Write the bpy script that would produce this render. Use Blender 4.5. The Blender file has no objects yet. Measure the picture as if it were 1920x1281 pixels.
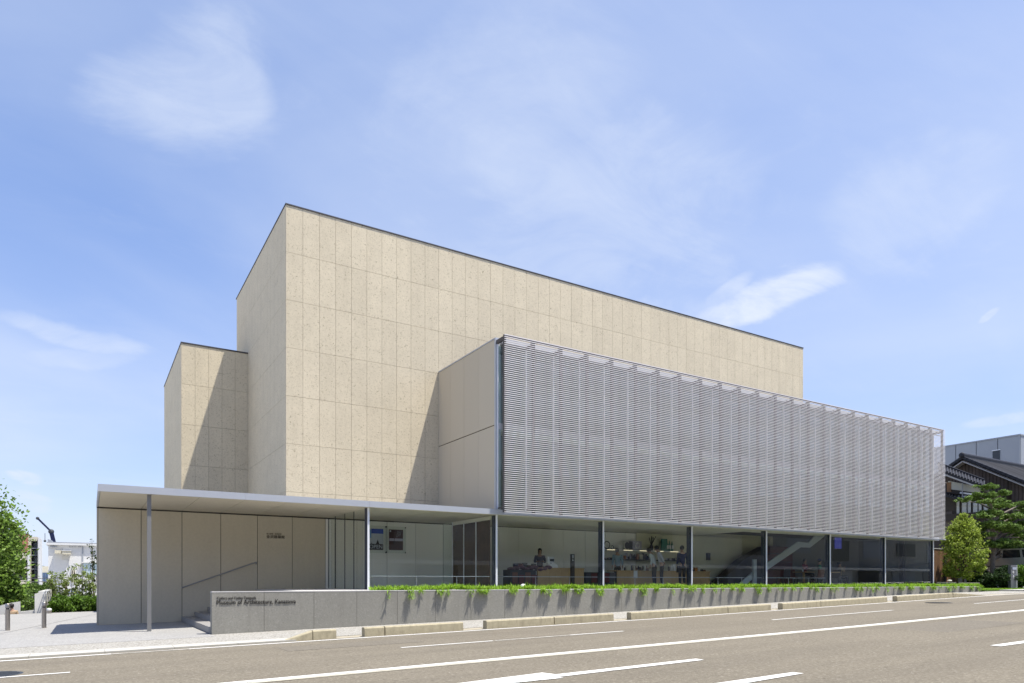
import bpy, math, random
from math import sin, cos, pi, radians, sqrt, atan2
from mathutils import Vector, Matrix

S = bpy.context.scene
C = S.collection
R = random.Random(7)

# ------------------------------------------------------------------ camera
F = 1295.0; HZ = 1091.0; EYE = 1.33            # focal length / horizon row of a 1920 px wide picture, eye height
AX = math.atan(2116 / F)
VS, VC = sin(AX), cos(AX)
cam = bpy.data.cameras.new('camera'); co = bpy.data.objects.new('camera', cam); C.objects.link(co)
cam.sensor_width = 36; cam.lens = F / 1920 * 36
cam.shift_y = (HZ - 640.5) / 1920
cam.clip_start = 0.1; cam.clip_end = 4000
co.location = (0, 0, EYE)
co.rotation_euler = (pi / 2, 0, -math.atan2(VC, VS))
S.camera = co
S.render.resolution_x = 1024; S.render.resolution_y = 683
S.view_settings.view_transform = 'Standard'
S.view_settings.look = 'None'
S.view_settings.exposure = 0.55
S.view_settings.gamma = 1
S.view_settings.use_curve_mapping = False

# ------------------------------------------------------------------ sun and sky
SUN = Vector((-1, 1.0, -3.65)).normalized()
sl = bpy.data.lights.new('sun', 'SUN'); sl.energy = 5.0; sl.angle = radians(0.5); sl.color = (1, 0.95, 0.86)
so = bpy.data.objects.new('sun', sl); C.objects.link(so)
so.rotation_euler = SUN.to_track_quat('-Z', 'Y').to_euler()

W = bpy.data.worlds.new('World'); S.world = W; W.use_nodes = True
nt = W.node_tree; nt.nodes.clear()
def wn(t, **k):
    n = nt.nodes.new(t)
    for a, b in k.items(): setattr(n, a, b)
    return n
def wmath(op, a, b=None, clamp=False):
    n = wn('ShaderNodeMath', operation=op); n.use_clamp = clamp
    for i, v in enumerate((a, b)):
        if v is None: continue
        if isinstance(v, (int, float)): n.inputs[i].default_value = v
        else: nt.links.new(v, n.inputs[i])
    return n.outputs[0]
sky = wn('ShaderNodeTexSky', sky_type='NISHITA'); sky.sun_disc = False
sky.sun_elevation = math.asin(-SUN.z); sky.sun_rotation = atan2(-SUN.x, -SUN.y)
sky.altitude = 50; sky.air_density = 1.0; sky.dust_density = 0.6; sky.ozone_density = 2.5
tc = wn('ShaderNodeTexCoord')
sep = wn('ShaderNodeSeparateXYZ'); nt.links.new(tc.outputs['Generated'], sep.inputs[0])
zz = wmath('ADD', wmath('MAXIMUM', sep.outputs['Z'], 0.0), 0.22)
comb = wn('ShaderNodeCombineXYZ')
nt.links.new(wmath('DIVIDE', sep.outputs['X'], zz), comb.inputs[0])
nt.links.new(wmath('DIVIDE', sep.outputs['Y'], zz), comb.inputs[1])
def cloud_noise(scale, rot, sx, sy, detail, dist, loc=(0, 0, 0), rough=0.6):
    mp = wn('ShaderNodeMapping'); mp.inputs['Rotation'].default_value = (0, 0, rot)
    mp.inputs['Scale'].default_value = (sx, sy, 1); mp.inputs['Location'].default_value = loc
    nt.links.new(comb.outputs[0], mp.inputs[0])
    n = wn('ShaderNodeTexNoise'); n.inputs['Scale'].default_value = scale; n.inputs['Detail'].default_value = detail
    n.inputs['Roughness'].default_value = rough; n.inputs['Distortion'].default_value = dist
    nt.links.new(mp.outputs[0], n.inputs['Vector'])
    return n.outputs['Fac']
def ramp(v, a, b, smooth=True):
    n = wn('ShaderNodeMapRange', interpolation_type='SMOOTHSTEP' if smooth else 'LINEAR')
    n.inputs['From Min'].default_value = a; n.inputs['From Max'].default_value = b
    nt.links.new(v, n.inputs['Value']); return n.outputs['Result']
veil = ramp(cloud_noise(0.55, 0.5, 1, 1.3, 7, 0.35, (5.4, 2.9, 0), 0.52), 0.34, 0.70)
fine = ramp(cloud_noise(1.5, 0.95, 0.7, 1.9, 10, 0.9, (0.4, 5.2, 0), 0.62), 0.46, 0.86)
wisp = ramp(cloud_noise(2.9, 0.55, 0.8, 1.5, 12, 1.1, (7, 2, 0), 0.66), 0.26, 0.76)
def ray(u, v):
    t = (u - 960) / F
    return Vector((VC + VS * t, VS - VC * t, -(v - HZ) / F)).normalized()
def patch(u, v, r):                              # soft region of the sky round a direction
    d = wn('ShaderNodeVectorMath', operation='DOT_PRODUCT'); nt.links.new(tc.outputs['Generated'], d.inputs[0])
    d.inputs[1].default_value = ray(u, v)
    return ramp(d.outputs['Value'], cos(radians(r)), cos(radians(r * 0.12)))
def streak(u0, v0, u1, v1, wd, k, hard=0.15):   # long soft cloud between two directions
    a, b = ray(u0, v0), ray(u1, v1); c = (a + b).normalized(); L_ = (b - a).length / 2; t1 = (b - a).normalized(); n1 = c.cross(t1).normalized()
    def dot(v, q):
        d = wn('ShaderNodeVectorMath', operation='DOT_PRODUCT'); nt.links.new(tc.outputs['Generated'], d.inputs[0]); d.inputs[1].default_value = v
        return wmath('DIVIDE', wmath('SUBTRACT', d.outputs['Value'], v.dot(c)), q)
    x, y = dot(t1, L_), dot(n1, wd / F)
    y = wmath('ADD', y, wmath('MULTIPLY', wmath('SUBTRACT', wob, 0.5), 2.2))
    r2 = wmath('ADD', wmath('MULTIPLY', x, x), wmath('MULTIPLY', y, y))
    m = ramp(r2, 1.0, hard)
    m = ramp(wmath('SUBTRACT', wmath('ADD', wmath('MULTIPLY', m, 1.0), wmath('MULTIPLY', wisp, 0.9)), 0.62), 0.0, 1.45)
    d = wn('ShaderNodeVectorMath', operation='DOT_PRODUCT'); nt.links.new(tc.outputs['Generated'], d.inputs[0]); d.inputs[1].default_value = c
    return wmath('MULTIPLY', wmath('MULTIPLY', m, wmath('GREATER_THAN', d.outputs['Value'], 0.3)), k)
wob = cloud_noise(3.2, 0.2, 1, 1, 6, 0.3, (2, 9, 0), 0.55)
pm = streak(290, -20, 450, 340, 170, 0.42, 0.0)
for q in ((340, 130, 540, 190, 70, .45), (1180, 655, 1660, 455, 46, 0.70), (1000, 660, 1500, 540, 60, .4), (800, 560, 1480, 260, 190, .26), (1360, 560, 1600, 490, 24, .75), (1290, 590, 1420, 500, 22, .4), (-60, 585, 320, 665, 22, .38), (0, 690, 300, 650, 30, .2),
          (600, 330, 1300, 90, 150, .22), (1500, 470, 2000, 250, 120, .22), (0, 880, 90, 905, 16, .45), (10, 925, 110, 960, 20, .35), (1780, 800, 1980, 775, 14, .35), (1830, 610, 1880, 575, 8, .3)):
    pm = wmath('MAXIMUM', pm, streak(*q))
cl = wmath('ADD', wmath('MULTIPLY', veil, 0.46), wmath('MULTIPLY', fine, 0.13))
cl = wmath('ADD', cl, wmath('MULTIPLY', pm, 1.0))
low = ramp(sep.outputs['Z'], 0.62, 0.0)
cl = wmath('ADD', wmath('MULTIPLY', cl, 0.95), wmath('MULTIPLY', low, 0.36), True)
tint = wn('ShaderNodeMix', data_type='RGBA', blend_type='MULTIPLY'); tint.inputs[0].default_value = 1
nt.links.new(sky.outputs[0], tint.inputs[6]); tint.inputs[7].default_value = (1.25, 1.195, 1.44, 1)
base = wn('ShaderNodeMix', data_type='RGBA', blend_type='ADD'); base.inputs[0].default_value = 1
nt.links.new(tint.outputs[2], base.inputs[6]); base.inputs[7].default_value = (0.55, 1.15, 2.3, 1)
mx = wn('ShaderNodeMix', data_type='RGBA'); nt.links.new(cl, mx.inputs[0])
nt.links.new(base.outputs[2], mx.inputs[6]); mx.inputs[7].default_value = (7.3, 8.05, 9.5, 1)
bg = wn('ShaderNodeBackground'); bg.inputs['Strength'].default_value = 0.074
nt.links.new(mx.outputs[2], bg.inputs[0])
wo = wn('ShaderNodeOutputWorld'); nt.links.new(bg.outputs[0], wo.inputs[0])

# ------------------------------------------------------------------ materials
M = {}
def mat(name, col, rough=0.8, metal=0.0, spec=0.5, var=0.0, vscale=8.0, speck=None, bump=0.0, bscale=60.0, island=0.0, objvar=0.0,
        trans=0.0, stain=None, coords='World', emit=None):
    m = bpy.data.materials.new(name); m.use_nodes = True
    t = m.node_tree; b = t.nodes['Principled BSDF']; L = t.links.new
    b.inputs['Roughness'].default_value = rough; b.inputs['Metallic'].default_value = metal
    b.inputs['Specular IOR Level'].default_value = spec
    rgb = t.nodes.new('ShaderNodeRGB'); rgb.outputs[0].default_value = (*col, 1); cur = rgb.outputs[0]
    tcn = t.nodes.new('ShaderNodeTexCoord')
    if coords == 'World': wp = t.nodes.new('ShaderNodeNewGeometry').outputs['Position']
    else: wp = tcn.outputs[coords]
    def noise(sc, det=6, rg=0.6, vec=None, dist=0):
        n = t.nodes.new('ShaderNodeTexNoise'); n.inputs['Scale'].default_value = sc; n.inputs['Detail'].default_value = det
        n.inputs['Roughness'].default_value = rg; n.inputs['Distortion'].default_value = dist
        L(vec if vec else wp, n.inputs['Vector']); return n.outputs['Fac']
    def mr(v, a, b2, c, d):
        n = t.nodes.new('ShaderNodeMapRange'); 
        for i, x in zip((1, 2, 3, 4), (a, b2, c, d)): n.inputs[i].default_value = x
        L(v, n.inputs[0]); return n.outputs[0]
    def mul(c, f):
        n = t.nodes.new('ShaderNodeVectorMath'); n.operation = 'SCALE'; L(c, n.inputs[0]); L(f, n.inputs['Scale']); return n.outputs[0]
    def mixc(c, f, c2):
        n = t.nodes.new('ShaderNodeMix'); n.data_type = 'RGBA'; L(f, n.inputs[0]); L(c, n.inputs[6]); n.inputs[7].default_value = (*c2, 1); return n.outputs[2]
    if var:
        cur = mul(cur, mr(noise(vscale), 0.3, 0.7, 1 - var, 1 + var))
    if speck:
        for (sc, lo, hi, k, c2) in speck:
            cur = mixc(cur, mr(noise(sc, 3, 0.7), lo, hi, 0, k), c2)
    if stain:
        (sc, lo, hi, k, c2, st) = stain
        mp = t.nodes.new('ShaderNodeMapping'); mp.inputs['Scale'].default_value = st; L(wp, mp.inputs[0])
        cur = mixc(cur, mr(noise(sc, 6, 0.65, mp.outputs[0]), lo, hi, 0, k), c2)
    if island:
        g = t.nodes.new('ShaderNodeNewGeometry'); cur = mul(cur, mr(g.outputs['Random Per Island'], 0, 1, 1 - island, 1 + island))
    if objvar:
        o = t.nodes.new('ShaderNodeObjectInfo'); cur = mul(cur, mr(o.outputs['Random'], 0, 1, 1 - objvar, 1 + objvar))
    L(cur, b.inputs['Base Color'])
    if bump:
        bn = t.nodes.new('ShaderNodeBump'); bn.inputs['Strength'].default_value = bump; bn.inputs['Distance'].default_value = 0.02
        L(noise(bscale, 4), bn.inputs['Height']); L(bn.outputs[0], b.inputs['Normal'])
    if trans:
        tr = t.nodes.new('ShaderNodeBsdfTranslucent'); L(cur, tr.inputs[0])
        ms = t.nodes.new('ShaderNodeMixShader'); ms.inputs[0].default_value = trans
        L(b.outputs[0], ms.inputs[1]); L(tr.outputs[0], ms.inputs[2]); L(ms.outputs[0], t.nodes['Material Output'].inputs[0])
    if emit:
        b.inputs['Emission Color'].default_value = (*emit[0], 1); b.inputs['Emission Strength'].default_value = emit[1]
    M[name] = m; return m
def glass(name, tint_, boost, ior=1.5):
    m = bpy.data.materials.new(name); m.use_nodes = True; t = m.node_tree; t.nodes.clear(); L = t.links.new
    o = t.nodes.new('ShaderNodeOutputMaterial'); tr = t.nodes.new('ShaderNodeBsdfTransparent'); tr.inputs[0].default_value = (*tint_, 1)
    gl = t.nodes.new('ShaderNodeBsdfGlossy'); gl.inputs['Roughness'].default_value = 0.0; gl.inputs[0].default_value = (0.9, 0.93, 0.93, 1)
    fr = t.nodes.new('ShaderNodeFresnel'); fr.inputs[0].default_value = ior
    mm = t.nodes.new('ShaderNodeMath'); mm.operation = 'MULTIPLY'; mm.inputs[1].default_value = boost; mm.use_clamp = True
    ge = t.nodes.new('ShaderNodeNewGeometry'); bk_ = t.nodes.new('ShaderNodeMath'); bk_.operation = 'SUBTRACT'; bk_.inputs[0].default_value = 1
    L(ge.outputs['Backfacing'], bk_.inputs[1]); m2 = t.nodes.new('ShaderNodeMath'); m2.operation = 'MULTIPLY'      # the pane mirrors on its outer face only
    L(fr.outputs[0], m2.inputs[0]); L(bk_.outputs[0], m2.inputs[1]); L(m2.outputs[0], mm.inputs[0]); ms = t.nodes.new('ShaderNodeMixShader')
    L(mm.outputs[0], ms.inputs[0]); L(tr.outputs[0], ms.inputs[1]); L(gl.outputs[0], ms.inputs[2]); L(ms.outputs[0], o.inputs[0])
    M[name] = m; return m
mat('limestone', (0.63, 0.55, 0.405), 0.85, spec=0.2, var=0.05, vscale=1.6, objvar=0.035,
    stain=(1.0, 0.52, 0.80, 0.22, (0.42, 0.36, 0.26), (2.6, 2.6, 0.22)), bump=0.35, bscale=26,
    speck=[(11, 0.50, 0.66, 0.32, (0.47, 0.40, 0.28)), (19, 0.585, 0.64, 0.6, (0.34, 0.28, 0.18)), (9, 0.64, 0.70, 0.75, (0.27, 0.225, 0.15)), (22, 0.56, 0.66, 0.35, (0.76, 0.68, 0.50))])
mat('wall_panel', (0.54, 0.475, 0.365), 0.7, spec=0.3, var=0.03, vscale=30, objvar=0.02)
mat('porch_panel', (0.58, 0.525, 0.41), 0.7, spec=0.3, var=0.04, vscale=14, objvar=0.03, stain=(1.2, 0.5, 0.8, 0.18, (0.36, 0.32, 0.25), (1.5, 1.5, 0.3)))
mat('joint', (0.07, 0.065, 0.058), 0.9)
mat('stone_joint', (0.33, 0.29, 0.215), 0.9)
mat('dark_metal', (0.05, 0.055, 0.06), 0.5, 0.3)
mat('coping', (0.07, 0.068, 0.075), 0.5, 0.4)
mat('fascia', (0.47, 0.49, 0.53), 0.42, 0.35, var=0.02, vscale=3)
mat('post_paint', (0.70, 0.72, 0.76), 0.35, 0.1)
mat('post_side_shade', (0.05, 0.06, 0.09), 0.4, 0.3)  # post metal with the shade of its side face put into the colour
mat('porch_steel', (0.20, 0.20, 0.20), 0.5, 0.2)
mat('grey_paint', (0.33, 0.34, 0.36), 0.45, 0.2)
mat('slat', (0.86, 0.82, 0.80), 0.5, 0.25, objvar=0.04)
mat('screen_metal', (0.075, 0.07, 0.075), 0.5, 0.3)
mat('white_metal', (0.75, 0.77, 0.80), 0.4, 0.1)
mat('frosted', (0.74, 0.75, 0.78), 0.5, trans=0.5)
mat('blind', (0.20, 0.215, 0.21), 0.9, var=0.05, vscale=0.3)
mat('granite', (0.25, 0.243, 0.215), 0.7, spec=0.3, var=0.07, vscale=1.2, objvar=0.03, speck=[(30, 0.5, 0.68, 0.5, (0.15, 0.145, 0.13)), (22, 0.55, 0.7, 0.5, (0.36, 0.35, 0.32))],
    stain=(2.0, 0.52, 0.75, 0.35, (0.17, 0.16, 0.14), (2.2, 2.2, 0.3)))
mat('granite_top', (0.52, 0.51, 0.49), 0.7, var=0.05, vscale=5)
mat('step_stone', (0.27, 0.26, 0.25), 0.75, var=0.06, vscale=14)
mat('lettering', (0.035, 0.033, 0.03), 0.5, 0.3)
mat('asphalt', (0.185, 0.163, 0.125), 0.93, spec=0.15, var=0.07, vscale=0.35, bump=0.4, bscale=70,
    speck=[(24, 0.50, 0.62, 0.6, (0.30, 0.27, 0.215)), (17, 0.54, 0.64, 0.55, (0.10, 0.088, 0.068)), (13, 0.66, 0.70, 0.8, (0.42, 0.39, 0.33)), (50, .5, .7, .4, (0.09, 0.08, 0.06))],
    stain=(1.0, 0.46, 0.70, 0.42, (0.12, 0.105, 0.085), (0.06, 1.1, 1)))
mat('asphalt_patch', (0.165, 0.147, 0.118), 0.93, spec=0.15, var=0.06, vscale=1.2, speck=[(24, 0.50, 0.62, 0.5, (0.26, 0.235, 0.19)), (17, 0.54, 0.64, 0.5, (0.09, 0.08, 0.062))])
mat('road_paint', (0.72, 0.71, 0.67), 0.7, stain=(9, 0.56, 0.66, 0.55, (0.22, 0.2, 0.17), (0.6, 3, 1)), speck=[(60, 0.6, 0.7, 0.4, (0.3, 0.28, 0.25))])
mat('worn_paint', (0.60, 0.58, 0.52), 0.8, stain=(6, 0.46, 0.60, 0.9, (0.2, 0.18, 0.15), (0.8, 4, 1)), speck=[(40, 0.5, 0.66, 0.5, (0.2, 0.18, 0.15))])
mat('aged_paint', (0.46, 0.43, 0.34), 0.8, stain=(7, 0.52, 0.66, 0.6, (0.2, 0.18, 0.15), (0.5, 3, 1)))
mat('paving', (0.32, 0.31, 0.29), 0.85, spec=0.2, var=0.06, vscale=0.8, bump=0.2, bscale=40, speck=[(16, 0.48, 0.62, 0.55, (0.20, 0.20, 0.205)), (22, 0.52, 0.64, 0.6, (0.50, 0.50, 0.49)), (50, 0.5, 0.65, 0.4, (0.2, 0.2, 0.2))])
mat('gravel_paving', (0.35, 0.335, 0.30), 0.9, spec=0.2, var=0.06, vscale=1, bump=0.6, bscale=38, speck=[(18, 0.47, 0.58, 0.75, (0.17, 0.16, 0.135)), (24, 0.54, 0.63, 0.7, (0.60, 0.58, 0.54))])
mat('kerb', (0.45, 0.435, 0.385), 0.85, var=0.06, vscale=6, stain=(3, 0.55, 0.75, 0.4, (0.38, 0.34, 0.26), (1, 1, 1)))
mat('gutter', (0.36, 0.32, 0.24), 0.9, var=0.12, vscale=5)
mat('kerb_block', (0.39, 0.345, 0.235), 0.9, var=0.10, vscale=9, objvar=0.05, bump=0.3, bscale=60,
    stain=(4.0, 0.48, 0.72, 0.6, (0.20, 0.175, 0.12), (2.2, 1, 0.8)))
mat('leaf_grass', (0.24, 0.40, 0.035), 0.55, spec=0.3, island=0.45, trans=0.4)
mat('grass_base', (0.05, 0.085, 0.015), 0.9, var=0.3, vscale=8)
mat('soil', (0.06, 0.045, 0.03), 0.95, var=0.2, vscale=8)
mat('leaf_bright', (0.30, 0.38, 0.06), 0.5, spec=0.3, island=0.5, trans=0.4)
mat('leaf_fresh', (0.16, 0.26, 0.04), 0.5, spec=0.3, island=0.5, trans=0.35)
mat('leaf_mid', (0.12, 0.195, 0.04), 0.5, spec=0.3, island=0.5, trans=0.35)
mat('leaf_pine', (0.15, 0.235, 0.05), 0.6, spec=0.25, island=0.5, trans=0.22)
mat('leaf_dark', (0.032, 0.062, 0.016), 0.6, spec=0.2, island=0.5, trans=0.2)
mat('leaf_hedge', (0.10, 0.185, 0.02), 0.5, spec=0.3, island=0.5, trans=0.35)
mat('leaf_thin', (0.22, 0.28, 0.08), 0.55, spec=0.3, island=0.45, trans=0.4)
mat('bark', (0.10, 0.075, 0.05), 0.9, var=0.25, vscale=12)
mat('pine_bark', (0.17, 0.14, 0.115), 0.9, var=0.25, vscale=10)
mat('stem', (0.16, 0.13, 0.07), 0.8)
mat('steel', (0.36, 0.33, 0.30), 0.32, 0.8, var=0.05, vscale=10)
mat('white_wall', (0.60, 0.60, 0.59), 0.8, var=0.03, vscale=2, stain=(0.35, 0.54, 0.8, 0.45, (0.50, 0.48, 0.43), (2.5, 2.5, 0.35)))
mat('concrete', (0.50, 0.49, 0.46), 0.85, var=0.05, vscale=2)
mat('concrete_pale', (0.60, 0.59, 0.56), 0.85, var=0.05, vscale=2)
mat('cream_wall', (0.54, 0.50, 0.39), 0.8, var=0.03, vscale=2)
mat('brick_red', (0.36, 0.15, 0.10), 0.85, var=0.08, vscale=6)
mat('window_dark', (0.02, 0.022, 0.026), 0.15, spec=0.6)
mat('window_blue', (0.10, 0.15, 0.24), 0.2, spec=0.6)
mat('window_pale', (0.42, 0.52, 0.56), 0.3)
mat('grey_cladding', (0.30, 0.32, 0.35), 0.6, 0.1, objvar=0.03)
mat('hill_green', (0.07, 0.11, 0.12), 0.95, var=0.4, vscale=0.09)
mat('board', (0.115, 0.092, 0.082), 0.85, objvar=0.12, var=0.1, vscale=3)
mat('rafter', (0.42, 0.40, 0.39), 0.8)
mat('rib_tile', (0.045, 0.047, 0.055), 0.75, spec=0.08, island=0.35)
mat('tile', (0.028, 0.029, 0.036), 0.5, spec=0.25, var=0.15, vscale=6)
mat('plaster', (0.50, 0.485, 0.41), 0.85)
mat('paper_pane', (0.50, 0.51, 0.50), 0.6)
mat('dark_wood', (0.035, 0.026, 0.02), 0.7)
mat('fence_wood', (0.20, 0.105, 0.048), 0.8, objvar=0.22, var=0.12, vscale=5)
mat('sign_grey', (0.105, 0.11, 0.125), 0.5, 0.2)
mat('sign_white', (0.8, 0.8, 0.8), 0.5)
mat('sign_pale', (0.30, 0.33, 0.42), 0.5)
mat('car_paint', (0.42, 0.42, 0.41), 0.3, 0.5)
mat('rubber', (0.02, 0.02, 0.02), 0.8)
mat('floor_shade', (0.20, 0.18, 0.16), 0.5)  # floor of the unlit right end, shade put into the colour
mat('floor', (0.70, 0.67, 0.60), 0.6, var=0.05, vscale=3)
mat('interior_wall', (0.86, 0.85, 0.80), 0.8, objvar=0.02)  # raised pale tone stands in for the lighting of the rooms
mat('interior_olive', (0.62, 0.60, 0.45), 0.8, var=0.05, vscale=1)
mat('interior_shade', (0.16, 0.16, 0.15), 0.8)  # walls of the unlit right end, darkened in the colour itself
mat('ceiling', (0.74, 0.71, 0.60), 0.85)
mat('counter_wood', (0.50, 0.32, 0.14), 0.6, stain=(6, 0.4, 0.7, 0.4, (0.26, 0.16, 0.075), (6, 6, 0.6)))
mat('dark_goods', (0.03, 0.026, 0.034), 0.6)
mat('purple_cloth', (0.16, 0.09, 0.12), 0.8)
mat('maroon', (0.12, 0.022, 0.02), 0.7)
mat('red_brown', (0.13, 0.045, 0.025), 0.6)
mat('brown_door', (0.075, 0.045, 0.028), 0.25, spec=0.6, var=0.2, vscale=2)
mat('white_goods', (0.75, 0.75, 0.75), 0.5)
mat('green_goods', (0.05, 0.20, 0.17), 0.4)
mat('orange_goods', (0.45, 0.17, 0.03), 0.6)
mat('lilac_goods', (0.42, 0.40, 0.50), 0.6)
mat('shelf_glow', (0.8, 0.75, 0.6), 0.6, emit=((1.0, 0.85, 0.55), 0.75))
mat('opposite_wall', (0.32, 0.31, 0.29), 0.85, var=0.1, vscale=0.4)
mat('balustrade', (0.50, 0.56, 0.57), 0.5)
mat('poster_blue', (0.03, 0.08, 0.42), 0.5)
mat('poster_sky', (0.17, 0.33, 0.62), 0.5)
mat('poster_pale', (0.45, 0.50, 0.58), 0.5)
mat('poster_dark', (0.02, 0.018, 0.03), 0.5)
mat('poster_maroon', (0.06, 0.022, 0.025), 0.5)
mat('screen_blue', (0.02, 0.02, 0.1), 0.4, emit=((0.08, 0.09, 0.5), 0.22))
mat('skin', (0.42, 0.26, 0.18), 0.6, spec=0.3); mat('hair_black', (0.012, 0.010, 0.010), 0.6); mat('hair_grey', (0.22, 0.21, 0.23), 0.7)
for n_, c_ in (('cloth_white', (0.62, 0.66, 0.66)), ('cloth_grey', (0.50, 0.50, 0.55)), ('cloth_sky', (0.30, 0.42, 0.50)), ('cloth_navy', (0.015, 0.02, 0.06)), ('cloth_dark', (0.014, 0.015, 0.022)),
               ('cloth_stripe', (0.12, 0.11, 0.14)), ('cloth_red', (0.22, 0.03, 0.045)), ('cloth_green', (0.04, 0.22, 0.10)), ('cloth_beige', (0.38, 0.28, 0.18)), ('cloth_cap', (0.03, 0.04, 0.13)), ('shoe', (0.02, 0.02, 0.02)), ('eye', (0.02, 0.015, 0.01))):
    mat(n_, c_, 0.85, spec=0.2, var=0.08, vscale=7)
glass('lobby_glass', (0.95, 0.97, 0.96), 1.75)
glass('upper_glass', (0.84, 0.90, 0.88), 1.6)
glass('dark_glass', (0.40, 0.44, 0.45), 1.7)

# ------------------------------------------------------------------ helpers
def at(u, v, Y):
    t = (u - 960) / F; D = Y / (VS - VC * t)
    return Vector(((VC + VS * t) * D, Y, EYE - (v - HZ) / F * D))
def atX(u, v, X):
    t = (u - 960) / F; D = X / (VC + VS * t)
    return Vector((X, (VS - VC * t) * D, EYE - (v - HZ) / F * D))
def xs(u, Y): return at(u, HZ, Y).x
def gz(x):
    if x < 15: return 0.02 * (x - 2.63)
    if x < 35: return 0.2474 + 0.024 * (x - 15)
    return 0.7274 + 0.010 * (x - 35)

class MB:
    def __init__(s): s.v = []; s.f = []
    def face(s, pts):
        n = len(s.v); s.v += [tuple(p) for p in pts]; s.f.append(tuple(range(n, n + len(pts)))); return s
    def hexa(s, p):                 # 8 points: bottom 4 ccw, top 4
        n = len(s.v); s.v += [tuple(q) for q in p]
        s.f += [tuple(n + i for i in q) for q in ((0, 3, 2, 1), (4, 5, 6, 7), (0, 1, 5, 4), (1, 2, 6, 5), (2, 3, 7, 6), (3, 0, 4, 7))]; return s
    def box(s, x0, x1, y0, y1, z0, z1):
        return s.hexa([(x0, y0, z0), (x1, y0, z0), (x1, y1, z0), (x0, y1, z0), (x0, y0, z1), (x1, y0, z1), (x1, y1, z1), (x0, y1, z1)])
    def cbox(s, c, d, bev=0.0):
        return s.box(c[0] - d[0] / 2, c[0] + d[0] / 2, c[1] - d[1] / 2, c[1] + d[1] / 2, c[2] - d[2] / 2, c[2] + d[2] / 2)
    def bar(s, a, b, w, h, up=(0, 0, 1)):
        a = Vector(a); b = Vector(b); d = (b - a).normalized(); u_ = Vector(up)
        if abs(d.dot(u_)) > 0.98: u_ = Vector((0, 1, 0))
        x = d.cross(u_).normalized() * w / 2; y = x.cross(d).normalized() * h / 2
        return s.hexa([a - x - y, a + x - y, b + x - y, b - x - y, a - x + y, a + x + y, b + x + y, b - x + y])
    def tube(s, pts, rad, n=8, cap=True):
        pts = [Vector(p) for p in pts]
        if not isinstance(rad, (list, tuple)): rad = [rad] * len(pts)
        st = len(s.v); ref = Vector((0.31, 0.17, 0.93)); 
        for i, p in enumerate(pts):
            d = (pts[min(i + 1, len(pts) - 1)] - pts[max(i - 1, 0)]).normalized()
            a = d.cross(ref)
            if a.length < 0.1: a = d.cross(Vector((1, 0, 0)))
            a.normalize(); b = d.cross(a)
            for k in range(n):
                q = p + (a * cos(2 * pi * k / n) + b * sin(2 * pi * k / n)) * rad[i]; s.v.append(tuple(q))
        for i in range(len(pts) - 1):
            for k in range(n):
                k2 = (k + 1) % n; s.f.append((st + i * n + k, st + i * n + k2, st + (i + 1) * n + k2, st + (i + 1) * n + k))
        if cap:
            s.f.append(tuple(st + k for k in range(n))[::-1]); s.f.append(tuple(st + (len(pts) - 1) * n + k for k in range(n)))
        return s
    def lathe(s, c, prof, n=16):
        st = len(s.v)
        for (r, z) in prof:
            for k in range(n): s.v.append((c[0] + r * cos(2 * pi * k / n), c[1] + r * sin(2 * pi * k / n), c[2] + z))
        for i in range(len(prof) - 1):
            for k in range(n):
                k2 = (k + 1) % n; s.f.append((st + i * n + k, st + i * n + k2, st + (i + 1) * n + k2, st + (i + 1) * n + k))
        s.f.append(tuple(st + k for k in range(n))[::-1]); s.f.append(tuple(st + (len(prof) - 1) * n + k for k in range(n)))
        return s
    def sphere(s, c, r, n=10, m=7):
        if not isinstance(r, (tuple, list)): r = (r, r, r)
        st = len(s.v)
        for i in range(m + 1):
            a = pi * i / m
            for k in range(n): s.v.append((c[0] + r[0] * sin(a) * cos(2 * pi * k / n), c[1] + r[1] * sin(a) * sin(2 * pi * k / n), c[2] - r[2] * cos(a)))
        for i in range(m):
            for k in range(n):
                k2 = (k + 1) % n; s.f.append((st + i * n + k, st + i * n + k2, st + (i + 1) * n + k2, st + (i + 1) * n + k))
        return s
    def prism(s, pts, off):         # polygon extruded by a vector
        off = Vector(off); n = len(pts); st = len(s.v); pts = [Vector(p) for p in pts]
        s.v += [tuple(p) for p in pts] + [tuple(p + off) for p in pts]
        s.f.append(tuple(st + i for i in range(n))[::-1]); s.f.append(tuple(st + n + i for i in range(n)))
        for i in range(n):
            j = (i + 1) % n; s.f.append((st + i, st + j, st + n + j, st + n + i))
        return s
    def mesh(s, name, m, smooth=False):
        me = bpy.data.meshes.new(name); me.from_pydata(s.v, [], s.f); me.materials.append(M[m]); me.update()
        if smooth:
            me.polygons.foreach_set('use_smooth', [True] * len(me.polygons))
            try: me.set_sharp_from_angle(angle=radians(40))
            except Exception: pass
        return me
    def build(s, name, m, parent=None, smooth=False):
        o = bpy.data.objects.new(name, s.mesh(name, m, smooth)); C.objects.link(o)
        if parent is not None: o.parent = parent
        return o
def B(*a): return MB().box(*a)
def tag(o, label=None, cat=None, group=None, kind=None):
    if label: o['label'] = label
    if cat: o['category'] = cat
    if group: o['group'] = group
    if kind: o['kind'] = kind
    return o
def thing(name, label, cat, group=None, loc=(0, 0, 0)):
    o = bpy.data.objects.new(name, None); C.objects.link(o); o.location = loc; o.empty_display_size = 0.2
    return tag(o, label, cat, group)
def stuff(o): o['kind'] = 'stuff'; return o
def struct(o): o['kind'] = 'structure'; return o
def inst(name, me, parent, loc, rot=None):
    o = bpy.data.objects.new(name, me); C.objects.link(o); o.parent = parent; o.location = loc
    if rot: o.rotation_euler = rot
    return o
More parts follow.
